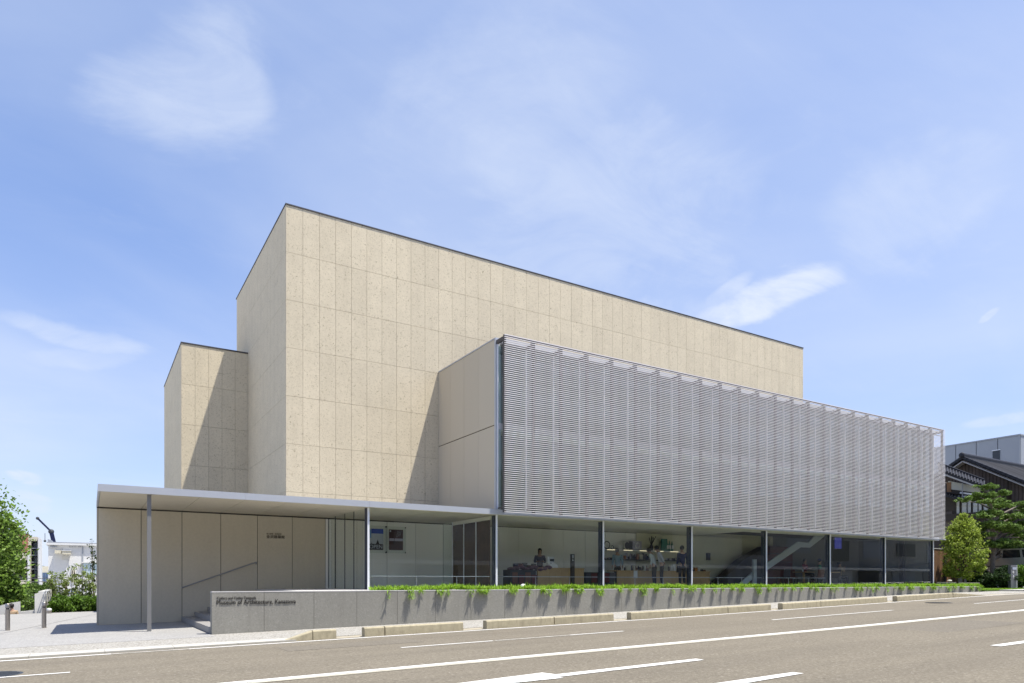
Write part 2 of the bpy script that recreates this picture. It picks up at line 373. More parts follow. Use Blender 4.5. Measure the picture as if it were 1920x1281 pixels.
def text(name, body, size, m, parent, loc, rot, width=None, extrude=0.012, spacing=1.0):
    cu = bpy.data.curves.new(name, 'FONT'); cu.body = body; cu.size = size; cu.extrude = extrude; cu.resolution_u = 3; cu.space_character = spacing
    t_ = bpy.data.objects.new(name, cu); C.objects.link(t_)
    bpy.context.view_layer.update()
    me = bpy.data.meshes.new_from_object(t_.evaluated_get(bpy.context.evaluated_depsgraph_get()))
    bpy.data.objects.remove(t_); me.materials.clear(); me.materials.append(M[m])
    if width and len(me.vertices):
        x0 = min(v.co.x for v in me.vertices); x1 = max(v.co.x for v in me.vertices); k = width / (x1 - x0)
        for v in me.vertices: v.co.x = (v.co.x - x0) * k
    o = bpy.data.objects.new(name, me); C.objects.link(o)
    if parent is not None: o.parent = parent
    o.location = loc; o.rotation_euler = rot
    return o
FACE = (pi / 2, 0, 0)               # lettering that faces -Y

# leaves: small folded quads spread through ellipsoid clumps
def leaves(mb, blobs, n, size, shell=0.55, flat=0.0, lng=1.5):
    tot = sum(b[1][0] * b[1][1] * b[1][2] for b in blobs)
    for (c, r) in blobs:
        k = max(6, int(n * r[0] * r[1] * r[2] / tot))
        for _ in range(k):
            while True:
                d = Vector((R.uniform(-1, 1), R.uniform(-1, 1), R.uniform(-1, 1)))
                if 0.01 < d.length < 1: break
            d = d.normalized() * (shell + (1 - shell) * R.random() ** 0.6) * (0.85 + 0.3 * R.random())
            p = Vector((c[0] + d.x * r[0], c[1] + d.y * r[1], c[2] + d.z * r[2]))
            leaf(mb, p, size * R.uniform(0.6, 1.3), flat, lng)
def leaf(mb, p, s, flat=0.0, lng=1.5):
    n = Vector((R.gauss(0, 1), R.gauss(0, 1), R.gauss(0, 1) + flat)).normalized()
    a = n.orthogonal().normalized(); b = n.cross(a); th = R.uniform(0, 2 * pi)
    a, b = a * cos(th) + b * sin(th), b * cos(th) - a * sin(th)
    mb.face([p - a * s * lng / 2, p - b * s / 2 + n * s * 0.12, p + a * s * lng / 2, p + b * s / 2 + n * s * 0.12])
def blade(mb, p, d, L, w, droop):
    d = Vector(d).normalized(); side = d.cross(Vector((0, 0, 1)))
    if side.length < 0.1: side = Vector((1, 0, 0))
    side = side.normalized() * w / 2
    a = Vector(p); m1 = a + d * L * 0.55; e = a + d * L * 0.95 + Vector((0, 0, -droop * L))
    n = len(mb.v); mb.v += [tuple(q) for q in (a - side, a + side, m1 + side * 0.8, m1 - side * 0.8, e)]
    mb.f += [(n, n + 1, n + 2, n + 3), (n + 3, n + 2, n + 4)]

# ------------------------------------------------------------------ ground, road, pavements
struct(B(-1500, 1500, 37.9, 2500, -3.4, -3.2).build('ground', 'paving')); bpy.data.objects['ground'].data.materials[0] = M['concrete']
def slab(name, m, xl, xr, y0, y1, dz, depth, step=4.0, parent=None):
    xl_ = [xl]; x = xl
    while x < xr - 1e-6: x = min(x + step, xr); xl_.append(x)
    mb = MB()
    for a, b in zip(xl_, xl_[1:]):
        mb.hexa([(a, y0, gz(a) + dz - depth), (b, y0, gz(b) + dz - depth), (b, y1, gz(b) + dz - depth), (a, y1, gz(a) + dz - depth),
                 (a, y0, gz(a) + dz), (b, y0, gz(b) + dz), (b, y1, gz(b) + dz), (a, y1, gz(a) + dz)])
    mb.f = [f for f in mb.f if not vertical_x(mb, f, xl, xr)]
    return mb.build(name, m, parent)
def vertical_x(mb, f, xl, xr):
    x = [mb.v[i][0] for i in f]; return max(x) - min(x) < 1e-6 and xl + 1e-6 < x[0] < xr - 1e-6
road = struct(slab('road', 'asphalt', -90, 160, 1.9, 15.47, 0.0, 3.2))
pav = struct(slab('pavement', 'paving', -90, 2.60, 18.1, 37.6, 0.004, 3.2))
struct(slab('gravel_pavement', 'gravel_paving', -90, 43.5, 16.08, 18.096, 0.0, 3.2))
struct(slab('pavement', 'gravel_paving', 2.604, 43.5, 18.1, 18.78, 0.0, 3.2))
kl = slab('kerb_strip', 'gutter', 3.9, 41.2, 15.474, 16.076, -0.01, 1.0); struct(kl)
kr = struct(slab('kerb', 'kerb', 43.5, 160, 15.474, 18.78, 0.07, 1.0)); kr.name = 'pavement'
struct(slab('pavement', 'kerb', 41.204, 43.496, 15.474, 16.076, 0.04, 1.0))
kst = struct(slab('kerb', 'kerb', -90, -4.6, 15.474, 16.076, 0.03, 1.0))
for k in range(7):                                  # single kerb stones in front of the entrance pavement
    a = -4.59 + k * 1.213; slab('kerb_stone', 'kerb', a, a + 1.205, 15.474, 16.076, 0.03, 1.0, parent=kst)
for (a_, b_) in (((-2.6, 20.9, 0), (0.9, 37.2, 0)), ((-6, 23.2, 0), (-1.35, 22.9, 0))):     # thin control joints in the entrance paving
    mb = MB(); A = Vector(a_); Bv = Vector(b_); n = 12
    for i in range(n):
        p = A.lerp(Bv, i / n); q = A.lerp(Bv, (i + 1) / n); d = (Bv - A).normalized(); s_ = Vector((d.y, -d.x, 0)) * 0.009
        mb.face([(p.x - s_.x, p.y - s_.y, gz(p.x) + 0.009), (p.x + s_.x, p.y + s_.y, gz(p.x) + 0.009), (q.x + s_.x, q.y + s_.y, gz(q.x) + 0.009), (q.x - s_.x, q.y - s_.y, gz(q.x) + 0.009)])
    mb.build('paving_joint', 'joint', pav)
struct(slab('pavement', 'concrete', -90, 160, -7.0, 1.896, 0.05, 1.0))
struct(B(41.9, 400, 18.79, 300, -3.0, 0.86).build('garden_ground', 'grass_base'))
struct(B(49.9, 300, 20.9, 280, 0.8, 1.75).build('terrace', 'concrete'))

def stripe(name, m, x0, x1, y, w, dz=0.006, x0b=None, x1b=None, step=2.0):
    mb = MB(); x0b = x0 if x0b is None else x0b; x1b = x1 if x1b is None else x1b
    n = max(1, int((x1 - x0) / step))
    for i in range(n):
        a0 = x0 + (x1 - x0) * i / n; a1 = x0 + (x1 - x0) * (i + 1) / n
        b0 = x0b + (x1b - x0b) * i / n; b1 = x0b + (x1b - x0b) * (i + 1) / n
        mb.face([(a0, y - w / 2, gz(a0) + dz), (a1, y - w / 2, gz(a1) + dz), (b1, y + w / 2, gz(b1) + dz), (b0, y + w / 2, gz(b0) + dz)])
    return mb.build(name, m, road)
stripe('repair_patch', 'asphalt_patch', 15.5, 19.2, 8.4, 1.5, dz=0.003); stripe('repair_patch', 'asphalt_patch', 3.2, 6.0, 13.8, 0.9, dz=0.003)
stripe('edge_line', 'road_paint', -60, 0.35, 15.17, 0.13); stripe('edge_line', 'worn_paint', 0.35, 1.7, 15.17, 0.12)
stripe('edge_line', 'road_paint', 1.7, 120, 15.17, 0.12)
for (a, b, m) in ((-1.2, -0.25, 'road_paint'), (-8, -3.2, 'road_paint'), (5.15, 7.2, 'road_paint'), (7.25, 9.2, 'worn_paint'), (9.2, 10.75, 'road_paint'), (16.1, 22.0, 'road_paint'), (27.2, 34.5, 'road_paint'), (40, 46, 'road_paint')):
    stripe('lane_dash', m, a, b, 12.53, 0.09)
stripe('lane_line', 'worn_paint', -2.2, -1.3, 12.53, 0.08)
stripe('centre_line', 'road_paint', -60, 120, 9.80, 0.15); stripe('centre_line', 'aged_paint', -60, 120, 9.615, 0.10)
stripe('centre_line', 'worn_paint', -60, 120, 9.70, 0.05, dz=0.004)
def quadmark(name, m, pix):
    mb = MB(); P = []
    for (u, v) in pix:
        t = (u - 960) / F; x = VC + VS * t; k = (v - HZ) / F; D = (EYE + 0.02 * 2.63) / (k + 0.02 * x)
        if x * D > 15: D = (EYE - 0.2474 + 0.36) / (k + 0.024 * x)
        P.append((x * D, (VS - VC * t) * D, gz(x * D) + 0.008))
    mb.face(P); return mb.build(name, m, road)
quadmark('arrow_shaft', 'road_paint', ((1042, 1265.5), (1305, 1236.0), (1320, 1238.2), (1045, 1270.5)))
quadmark('arrow_head', 'road_paint', ((790, 1291), (1017, 1262.3), (1042, 1265.5), (1045, 1270.5), (1057, 1272), (955, 1282.5), (900, 1297)))
quadmark('dashed_line', 'road_paint', ((1330, 1284), (1486, 1261.6), (1507, 1263.6), (1375, 1286)))
quadmark('dashed_line', 'road_paint', ((1856, 1211), (1980, 1194), (1980, 1198.5), (1877, 1212.6)))

# manhole covers
def manhole(x, y, r, label):
    t_ = thing('manhole_cover', label, 'manhole cover', loc=(x, y, gz(x)))
    mb = MB().lathe((0, 0, 0.002), [(r, 0), (r, 0.006), (r - 0.02, 0.008)], 40); mb.build('rim', 'dark_metal', t_)
    mb = MB()
    for i in range(-3, 4):
        w = sqrt(max(0.01, (r - 0.05) ** 2 - (i * 0.09) ** 2)); mb.box(-w, w, i * 0.09 - 0.02, i * 0.09 + 0.02, 0.010, 0.014)
    mb.build('tread_bar', 'dark_metal', t_)
manhole(-1.28, 13.0, 0.42, 'round dark manhole cover cut by the left edge of the photo, near the lane dash')
manhole(27.2, 13.75, 0.45, 'thin dark manhole cover in the road before the right end of the screen')

# concrete kerb blocks beside the road
def kerb_block(u0, u1, label, ramp_l=False, ramp_r=False, dark=False):
    x0, x1 = xs(u0, 15.49), xs(u1, 15.49)
    n = 1; h = 0.205; z0 = gz(x0) - 0.05; z1 = gz(x1) - 0.05
    mb = MB(); y0, y1, c = 15.49, 15.70, 0.025
    prof = [(y0, 0), (y0 + 0.012, h + 0.05 - c), (y0 + 0.012 + c, h + 0.05), (y1 - c, h + 0.05), (y1, h + 0.05 - c), (y1, 0)]
    st = 0
    lo = [(p[0], min(p[1], 0.055 + 0.001 * i)) for i, p in enumerate(prof)]
    pa = lo if ramp_l else prof; pb = lo if ramp_r else prof
    mb.v = [(x0, p[0], z0 + p[1]) for p in pa] + [(x1, p[0], z1 + p[1]) for p in pb]
    k = len(prof)
    mb.f = [tuple(range(k)), tuple(range(2 * k - 1, k - 1, -1))] + [(i, k + i, k + (i + 1) % k, (i + 1) % k) for i in range(k)]
    o = mb.build('kerb_block', 'kerb_block'); tag(o, label, 'kerb block', 'concrete kerb blocks along the road')
KB = [(531, 586, 'concrete kerb block sloping down to the pavement at the lettered end of the grey wall', 1, 0),
      (587.5, 631, 'short concrete kerb block right beside the sloping left end block', 0, 0),
      (684, 721, 'very short concrete kerb block at the left end of the second run of blocks', 0, 0),
      (723, 869, 'long concrete kerb block below where the green planting starts', 0, 0),
      (913, 1039, 'left one of the two kerb blocks below the cashier window bay', 0, 0),
      (1040.5, 1151, 'right one of the two kerb blocks below the cashier window bay', 0, 0),
      (1184, 1276, 'left one of the three kerb blocks below the shop shelves bay', 0, 0),
      (1277, 1365, 'middle one of the three kerb blocks below the shop shelves bay', 0, 0),
      (1366, 1446, 'right one of the three kerb blocks, stained at its end, below the stair bay', 0, 0),
      (1468, 1539, 'kerb block with a rusty streak at its foot below the seated guests', 0, 0),
      (1540, 1664, 'long kerb block below the empty glass bays right of the seated guests', 0, 0),
      (1683, 1787, 'kerb block before the right end of the planter wall', 0, 0),
      (1788, 1848, 'kerb block sloping down at the far right end of the row', 0, 1)]
for (a, b, l, rl, rr) in KB: kerb_block(a, b, l, rl, rr)
for k in range(6):                                   # far side of the road, seen only as reflections
    x0 = 17.5 + k * 5.2; o = MB().hexa([(x0, 1.3, gz(x0)), (x0 + 4.4, 1.3, gz(x0 + 4.4)), (x0 + 4.4, 1.52, gz(x0 + 4.4)), (x0, 1.52, gz(x0)), (x0, 1.33, gz(x0) + 0.26), (x0 + 4.4, 1.33, gz(x0 + 4.4) + 0.26), (x0 + 4.4, 1.5, gz(x0 + 4.4) + 0.26), (x0, 1.5, gz(x0) + 0.26)]).build('kerb_block', 'kerb_block')
    tag(o, '%s kerb block on the near side of the road, seen only reflected in the glass' % ('leftmost', 'second', 'third', 'fourth', 'fifth', 'rightmost')[k], 'kerb block', 'kerb blocks reflected in the glass')

# ------------------------------------------------------------------ the museum
YF, YP, YW, YBK, YL = 25.93, 21.19, 18.79, 25.44, 20.60
XB, XR, XS = 6.15, 36.12, 12.30
mus = thing('museum_building', 'large beige stone museum with a metal louvre screen, glass ground floor and flat canopy', 'building', loc=(XB, YF, 0))
mus.location = (0, 0, 0)
B(XB + 0.03, XR, YF + 0.032, 35.95, 1.1, 15.17).build('stone_core', 'stone_joint', mus)
B(3.43, XB + 0.029, 33.052, 41.0, -3.2, 11.68).build('stone_core', 'stone_joint', mus)
rows = [15.17, 13.44, 11.69, 9.94, 8.17, 6.41, 4.64, 3.70]
cw = 0.617; g = 0.0045
panel_mesh = {}
def panel(x0, x1, y, z0, z1, m='limestone', name='stone_panel', th=0.03, gap=g, parent=None):
    w = round(x1 - x0, 3); h = round(z1 - z0, 3); key = (w, h, m, th, gap)
    if key not in panel_mesh:
        panel_mesh[key] = B(-w / 2 + gap, w / 2 - gap, 0, th, -h / 2 + gap, h / 2 - gap).mesh(name, m)
    return inst(name, panel_mesh[key], parent or mus, ((x0 + x1) / 2, y + R.uniform(0, 0.003), (z0 + z1) / 2))
def panelX(y0, y1, x, z0, z1, m='limestone', name='stone_panel', th=0.03, gap=g):
    w = round(y1 - y0, 3); h = round(z1 - z0, 3); key = ('x', w, h, m, th, gap)
    if key not in panel_mesh:
        panel_mesh[key] = B(0, th, -w / 2 + gap, w / 2 - gap, -h / 2 + gap, h / 2 - gap).mesh(name, m)
    return inst(name, panel_mesh[key], mus, (x + R.uniform(0, 0.003), (y0 + y1) / 2, (z0 + z1) / 2))
for r in range(7):
    x = XB
    while x < XR - 0.05:
        x1 = min(x + cw, XR)
        if x < XS + 0.3 or r < 3: panel(x, x1, YF, rows[r + 1], rows[r])
        x = x1
srows = [11.68, 9.92, 8.17, 6.41, 4.65, 2.9]
for r in range(5):
    for c in range(5): panel(3.4 + c * 0.5495, 3.4 + (c + 1) * 0.5495, 33.02, srows[r + 1], srows[r])
mb = MB()                                           # side walls: panels only a few pixels wide, joined
for r in range(7):
    for c in range(16):
        a = YF + 0.033 + c * cw; b = min(a + cw, 35.95); mb.box(XB, XB + 0.03, a + g, b - g, rows[r + 1] + g, rows[r] - g)
for r in range(5):
    for c in range(13): mb.box(3.4, 3.43, 33.053 + c * 0.61 + g, 33.053 + (c + 1) * 0.61 - g, srows[r + 1] + g, srows[r] - g)
stuff(mb.build('side_stone_panels', 'limestone', mus))
mb = MB().box(XB - 0.02, XR + 0.02, YF - 0.025, YF + 0.2, 15.173, 15.215).box(XB - 0.02, XB + 0.2, YF + 0.201, 35.97, 15.173, 15.215); mb.build('coping', 'coping', mus)
mb = MB().box(3.38, XB - 0.003, 32.995, 33.2, 11.683, 11.735).box(3.38, 3.6, 33.201, 41.02, 11.683, 11.735); mb.build('coping', 'coping', mus)
# upper glass box
B(XS + 0.032, 41.2, 23.2, YF - 0.01, 3.9, 9.92).build('box_core', 'joint', mus)
B(XS + 0.033, 41.2, 21.30, 23.19, 9.74, 9.86).build('box_roof', 'grey_paint', mus)
B(XS + 0.033, 41.2, 21.35, 23.19, 6.72, 6.98).build('floor_slab', 'ceiling', mus)
B(XS + 0.033, 41.2, 21.95, 22.0, 3.92, 6.71).build('blind', 'blind', mus); B(XS + 0.033, 41.2, 21.95, 22.0, 6.99, 9.73).build('blind', 'blind', mus)
B(XS + 0.0315, XS + 0.0325, 21.31, 23.19, 3.92, 9.9).build('side_backing', 'joint', mus)
B(41.205, 41.24, 21.26, YF, 3.9, 9.9).build('side_wall', 'wall_panel', mus)
ys = [21.30, 22.46, 23.64, 24.79, 25.925]
for i in range(4):
    panelX(ys[i], ys[i + 1], XS, 6.92, 9.96, 'wall_panel', 'wall_panel', gap=0.005); panelX(ys[i], ys[i + 1], XS, 3.90, 6.895, 'wall_panel', 'wall_panel', gap=0.005)
B(XS - 0.01, XS + 0.2, 21.20, 21.296, 3.88, 10.0).build('corner_trim', 'fascia', mus)
B(XS - 0.015, XS + 0.06, 21.297, 25.92, 9.963, 10.01).build('coping', 'fascia', mus)
mull = B(-0.015, 0.015, -0.05, 0.05, 0, 5.88).mesh('mullion', 'white_metal')
pl = B(0.035, 1.17, -0.006, 0.006, 0, 2.86).mesh('window_pane', 'upper_glass'); ph = B(0.035, 1.17, -0.006, 0.006, 0, 2.74).mesh('window_pane', 'upper_glass')
for k in range(25):
    x = 12.36 + 1.205 * k
    if x > 41.3: break
    inst('mullion', mull, mus, (x, YP, 3.88))
    if k < 24: inst('window_pane', pl, mus, (x, YP, 3.90)); inst('window_pane', ph, mus, (x, YP, 6.99))
B(XS + 0.2, 41.24, YP + 0.02, YP + 0.09, 6.76, 6.98).build('transom', 'grey_paint', mus)
B(XS + 0.2, 41.24, YP - 0.06, YP + 0.09, 9.762, 9.84).build('head_rail', 'grey_paint', mus)
# louvre screen
scr = B(12.32, 41.40, YL + 0.07, YL + 0.12, 9.88, 9.955).build('louvre_screen', 'screen_metal', mus)
NS = 86; PITCH = (9.93 - 3.76) / NS
slat = B(0, 29.12, -0.005, 0.033, -0.0105, 0.0105).mesh('louvre_slat', 'slat')
for i in range(NS + 1): inst('louvre_slat', slat, scr, (12.31, YL, 3.765 + i * PITCH))
post_m = B(-0.045, 0.045, 0.053, 0.15, 0, 6.12).mesh('screen_post', 'screen_metal')
brk = MB().box(-0.045, 0.045, 0.152, 0.62, 6.02, 6.15).mesh('bracket', 'screen_metal')
brl = MB().box(-0.02, 0.02, 0.152, 0.54, 0.02, 0.06).mesh('bracket', 'screen_metal')
for k in range(25):
    x = 12.36 + 1.205 * k
    inst('screen_post', post_m, scr, (x, YL, 3.755)); inst('bracket', brk, scr, (x, YL, 3.755)); inst('bracket', brl, scr, (x, YL, 3.9))
for k in range(24):
    x = 12.36 + 1.205 * k; B(x + 0.05, x + 1.155, YL + 0.20, YL + 0.54, 9.845, 9.855).build('canopy_glass', 'frosted', scr)
B(12.32, 41.40, YL + 0.125, YL + 0.17, 9.60, 9.64).build('tie_rail', 'screen_metal', scr)
B(12.32, 41.55, YL + 0.02, YL + 0.13, 3.700, 3.742).build('bottom_rail', 'fascia', scr)
# canopy and soffit
YC = 20.98
for (a, b) in ((0.19, 3.83), (3.833, 7.56), (7.563, 12.30)): B(a, b, YC, YC + 0.05, 3.695, 3.885).build('fascia', 'fascia', mus)
B(12.303, 41.55, YC, YC + 0.05, 3.695, 3.87).build('fascia', 'fascia', mus)
B(0.19, 0.24, YC + 0.051, 25.6, 3.695, 3.885).build('fascia', 'fascia', mus)
B(0.242, 12.29, YC + 0.051, YF - 0.002, 3.74, 3.87).build('canopy_deck', 'grey_paint', mus)
for k in range(10):
    a = 0.242 + k * 1.205; B(a + 0.008, a + 1.197, YC + 0.052, 25.43, 3.70, 3.738).build('soffit_panel', 'porch_panel', mus)
B(12.31, 26.4, YC + 0.051, 25.43, 3.70, 3.80).build('ceiling', 'ceiling', mus); B(26.404, 41.54, YC + 0.051, 22.2, 3.70, 3.80).build('ceiling', 'ceiling', mus)
B(0.2, 12.28, 25.47, 25.9, -3.2, 3.73).build('wall_core', 'joint', mus); B(12.29, 26.4, 25.47, 25.9, 1.0, 3.75).build('wall_core', 'joint', mus)
B(0.2, 0.23, 25.44, 25.468, -3.2, 3.66).build('wall_end', 'porch_panel', mus)
for k in range(10):
    a = 0.232 + k * 1.2055; o = panel(a, a + 1.2055, YBK, -0.6 if k < 2 else 0.0 if k < 4 else 1.0, 3.665, 'porch_panel' if k < 6 else 'interior_wall', 'wall_panel', gap=0.009)
for k in range(12):
    a = 12.30 + k * 1.205; panel(a, a + 1.205, YBK, 1.1, 3.68, 'interior_wall', 'wall_panel', gap=0.006)
B(26.5, 33.0, YBK + 0.2, YBK + 0.3, 1.1, 3.88).build('interior_wall', 'interior_olive', mus); B(33.01, 41.2, YBK + 0.2, YBK + 0.3, 1.1, 3.88).build('interior_wall', 'interior_shade', mus)
B(26.40, 26.49, 22.2, YBK + 0.2, 3.805, 6.7).build('interior_wall', 'interior_olive', mus)
B(22.6, 31.5, 25.38, 25.42, 1.15, 3.69).build('interior_wall', 'interior_olive', mus)
B(41.207, 41.25, 21.4, YF, 1.1, 3.895).build('interior_wall', 'interior_shade', mus)
B(12.3, 31.0, 21.1, 25.92, 0.95, 1.13).build('interior_floor', 'floor', mus); B(31.01, 41.2, 21.1, 25.92, 0.95, 1.13).build('interior_floor', 'floor_shade', mus)
B(41.3, 41.5, 21.0, YF, 0.7, 1.0).build('plinth', 'granite', mus)
# porch post and window posts
t_ = MB().box(1.34, 1.44, 21.14, 21.24, -0.1, 3.698); t_.build('porch_post', 'porch_steel', mus)
PX = [7.58 + 4.808 * 0] + [12.30 + 4.823 * k for k in range(7)]
pf = B(-0.032, 0.032, -0.03, 0.0, 0, 2.62).mesh('window_post', 'white_metal'); pfin = B(-0.028, 0.028, 0.001, 0.27, 0, 2.61).mesh('post_fin', 'post_side_shade')
for x in PX:
    o = inst('window_post', pf, mus, (x, YP - 0.03, 1.075)); inst('post_fin', pfin, o, (0, 0, 0))
px = PX
for a, b in zip(px, px[1:]):
    B(a + 0.034, b - 0.034, YP + 0.02, YP + 0.032, 1.12, 3.69).build('window_pane', 'lobby_glass' if b < 30 else 'lobby_glass', mus)
    B(a + 0.034, b - 0.034, YP + 0.0, YP + 0.05, 1.075, 1.118).build('sill', 'grey_paint', mus)
    if a < 31: B(a + 0.05, b - 0.2, YP + 0.07, YP + 0.09, 1.505, 1.525).build('guard_rail', 'fascia', mus)
    if a < 31:
        for q in (0.36, 0.68):
            x = a + (b - a) * q; B(x - 0.008, x + 0.008, YP + 0.07, YP + 0.09, 1.13, 1.504).build('rail_post', 'grey_paint', mus)
# entrance glass (side of the vestibule) and the brown door leaves of the partition
vs = [21.56, 22.56, 23.52, 24.61, 25.42]
for i, (a, b) in enumerate(zip(vs, vs[1:])):
    B(7.574, 7.586, a + 0.02, b - 0.02, 1.1, 3.69).build('entrance_glass', 'lobby_glass', mus)
    w = 0.03 if i == 2 else 0.008
    B(7.565, 7.595, b - w, b + w - 0.001, 1.09, 3.69).build('door_frame', 'dark_metal', mus)
vs = [21.56, 22.61, 23.59, 24.55]
for a, b in zip(vs, vs[1:]):
    B(12.27, 12.30, a + 0.03, b - 0.03, 1.14, 3.55).build('brown_door', 'brown_door', mus)
    B(12.255, 12.315, b - 0.028, b + 0.028, 1.14, 3.69).build('door_frame', 'white_metal', mus)
B(12.25, 12.32, 21.56, 24.5, 3.56, 3.69).build('door_head', 'ceiling', mus)
B(12.29, 12.30, 24.6, 25.42, 1.14, 3.69).build('entrance_glass', 'lobby_glass', mus)
# entrance deck, steps
st_ = thing('entrance_steps', 'dark stone steps rising behind the end of the lettered wall', 'steps')
for k in range(6):
    x0 = 2.625 + k * 0.403; z1 = 0.02 + (k + 1) * 0.151
    B(x0, 5.04, YW + 0.235, 25.436, z1 - 0.151 if k else -0.3, z1 - 0.001).build('step', 'step_stone', st_)
struct(B(5.043, 12.295, YW + 0.235, 25.436, 0.2, 1.075).build('entrance_deck', 'granite_top'))
hr = thing('handrail', 'thin steel handrail slanting up the porch wall beside the steps', 'handrail')
a = Vector((2.62, 25.34, 1.13)); b = Vector((5.0, 25.34, 2.02)); MB().tube([a, b], 0.02, 8).build('rail', 'grey_paint', hr)
MB().tube([b, b + Vector((0, 0, -0.06)), b + Vector((0.0, 0.09, -0.06))], 0.018, 6).build('rail_end', 'grey_paint', hr)
for q in (0.03, 0.5, 0.97): p = a.lerp(b, q); MB().tube([p, p + Vector((0, 0.095, -0.03))], 0.012, 6).build('bracket', 'grey_paint', hr)
# signs
for k, c_ in enumerate('谷口吉郎・吉生記念'): text('small_letter', c_, 0.062, 'lettering', mus, (5.35 + k * 0.058, YBK - 0.009, 3.015), FACE, None, 0.003)
for k, c_ in enumerate('金沢建築館'): text('letter', c_, 0.125, 'lettering', mus, (5.35 + k * 0.13, YBK - 0.009, 2.885), FACE, None, 0.004)
def poster(u0, u1, v0, v1, label, kind):
    a = at(u0, v0, YBK - 0.06); b = at(u1, v1, YBK - 0.06); t_ = thing('poster', label, 'poster', loc=((a.x + b.x) / 2, YBK - 0.03, (a.z + b.z) / 2))
    w, h = (b.x - a.x) / 2, (a.z - b.z) / 2
    def pb(x0, x1, z0, z1, m, k, n='print'): B(w * x0, w * x1, -0.012 - k * 0.003, -0.010 - k * 0.003, h * z0, h * z1).build(n, m, t_)
    B(-w - 0.13, w + 0.13, -0.008, 0.0, -h - 0.12, h + 0.12).build('clear_cover', 'lobby_glass', t_)
    if kind == 0:
        pb(-1, 1, -1, 1, 'poster_pale', 0, 'sheet'); pb(-0.6, 1, 0.55, 1, 'poster_blue', 1); pb(-1, -0.62, 0.12, 0.9, 'poster_sky', 1)
        mb = MB(); sil = [(-1, -0.45), (-0.62, -0.42), (-0.58, -0.2), (-0.54, -0.42), (0.0, -0.44), (0.2, -0.1), (0.25, 0.0), (0.3, -0.1), (0.45, -0.42), (1, -0.45), (1, -1), (-1, -1)]
        mb.prism([(w * x, -0.0165, h * z) for x, z in sil][::-1], (0, 0.002, 0)); mb.build('skyline_print', 'poster_dark', t_)
        text('poster_lettering', 'OPEN', 0.2, 'poster_pale', t_, (-w * 0.86, -0.019, -h * 0.86), FACE, w * 1.72, 0.001)
    else:
        pb(-1, 1, -1, 1, 'poster_maroon', 0, 'sheet'); pb(-0.9, -0.7, 0.75, 0.92, 'poster_pale', 1); pb(-0.95, 0.98, -0.12, 0.14, 'lilac_goods', 1); pb(-0.28, -0.22, -0.5, 0.2, 'poster_dark', 2)
        for k in range(5): MB().bar((w * (0.0 + 0.14 * k), -0.02, h * (0.2 + 0.05 * k)), (w * (0.25 + 0.13 * k), -0.02, h * 0.9), 0.012, 0.002).build('line_print', 'poster_pale', t_)
    for sx in (-1, 1):
        for sz in (-1, 1): B(sx * (w + 0.10) - 0.02, sx * (w + 0.10) + 0.02, -0.03, -0.009, sz * (h + 0.09) - 0.025, sz * (h + 0.09) + 0.025).build('fixing', 'dark_metal', t_)
poster(691, 719, 991, 1031.6, 'blue and white poster reading OPEN on the wall behind the first window', 0)
poster(729.6, 756, 992.6, 1032, 'dark maroon poster right of the blue OPEN poster behind the window', 1)

# ------------------------------------------------------------------ planter wall with lettering
pw = thing('planter_wall', 'long low grey granite wall with dark metal lettering at its left end', 'wall')
bd = [2.63, 3.90, 5.20, 6.40] + [7.61 + 1.2045 * k for k in range(29)]
bd[-1] = min(bd[-1], 41.66)
B(2.66, 41.62, YW + 0.033, YW + 0.20, -0.3, 1.055).build('wall_core', 'joint', pw)
for a, b in zip(bd, bd[1:]): panel(a, b, YW, -0.35, 1.056, 'granite', 'granite_panel', gap=0.004, parent=pw)
B(2.63, 2.657, YW + 0.031, YW + 0.23, -0.35, 1.056).build('granite_end', 'granite', pw)
for a, b in zip(bd, bd[1:]): B(a + (0.0 if a > 2.7 else -0.0) + 0.003, b - 0.003, YW - 0.003, YW + 0.232, 1.059, 1.085).build('cap_stone', 'granite_top', pw)
text('lettering', 'Yoshiro and Yoshio Taniguchi', 0.10, 'lettering', pw, (2.745, YW - 0.008, 0.885), FACE, 0.95, 0.004)
text('lettering', 'Museum of Architecture, Kanazawa', 0.17, 'lettering', pw, (2.745, YW - 0.010, 0.755), FACE, 1.97, 0.005)
struct(B(7.25, 41.62, YW + 0.233, YP - 0.045, 0.9, 1.03).build('planter_soil', 'soil'))
mb = MB()
for i in range(42000):                               # low spiky ground cover on the planter
    x = 7.2 + (41.9 - 7.2) * R.random(); y = YW + 0.15 + R.random() ** 1.6 * 1.2
    th = R.uniform(0, 2 * pi); el = R.uniform(0.15, 1.3)
    z = 1.06 + 0.05 * R.random() + 0.035 * sin(x * 2.1) * sin(x * 0.7 + 1) + 0.02 * sin(x * 7.3)
    blade(mb, (x, y, z), (cos(th) * cos(el), sin(th) * cos(el), sin(el)), R.uniform(0.09, 0.22) * (1.5 if R.random() < 0.04 else 1), R.uniform(0.016, 0.032), R.uniform(0.0, 0.35))
x = 7.3
while x < 41.5:                                      # tufts that lean over the edge
    w = R.choice((0.06, 0.1, 0.16, 0.3)) * R.uniform(0.7, 1.3); n = int(w * R.uniform(200, 450)) + 4; dep = R.uniform(0.04, 0.26); x2 = x + w
    for i in range(n):
        q = R.random(); px_ = x + w * q; hang = dep * (1 - abs(2 * q - 1) ** 2) * R.random() ** 0.8
        th = R.uniform(-pi, 0); el = R.uniform(-0.9, 0.6)
        blade(mb, (px_, YW + 0.02 - 0.10 * R.random() - hang * 0.3, 1.10 - hang), (cos(th) * cos(el) * 0.8, sin(th) * cos(el) - 0.1, sin(el)), R.uniform(0.07, 0.18), R.uniform(0.016, 0.03), R.uniform(0.1, 0.6))
    x = x2 + R.uniform(0.05, 0.75)
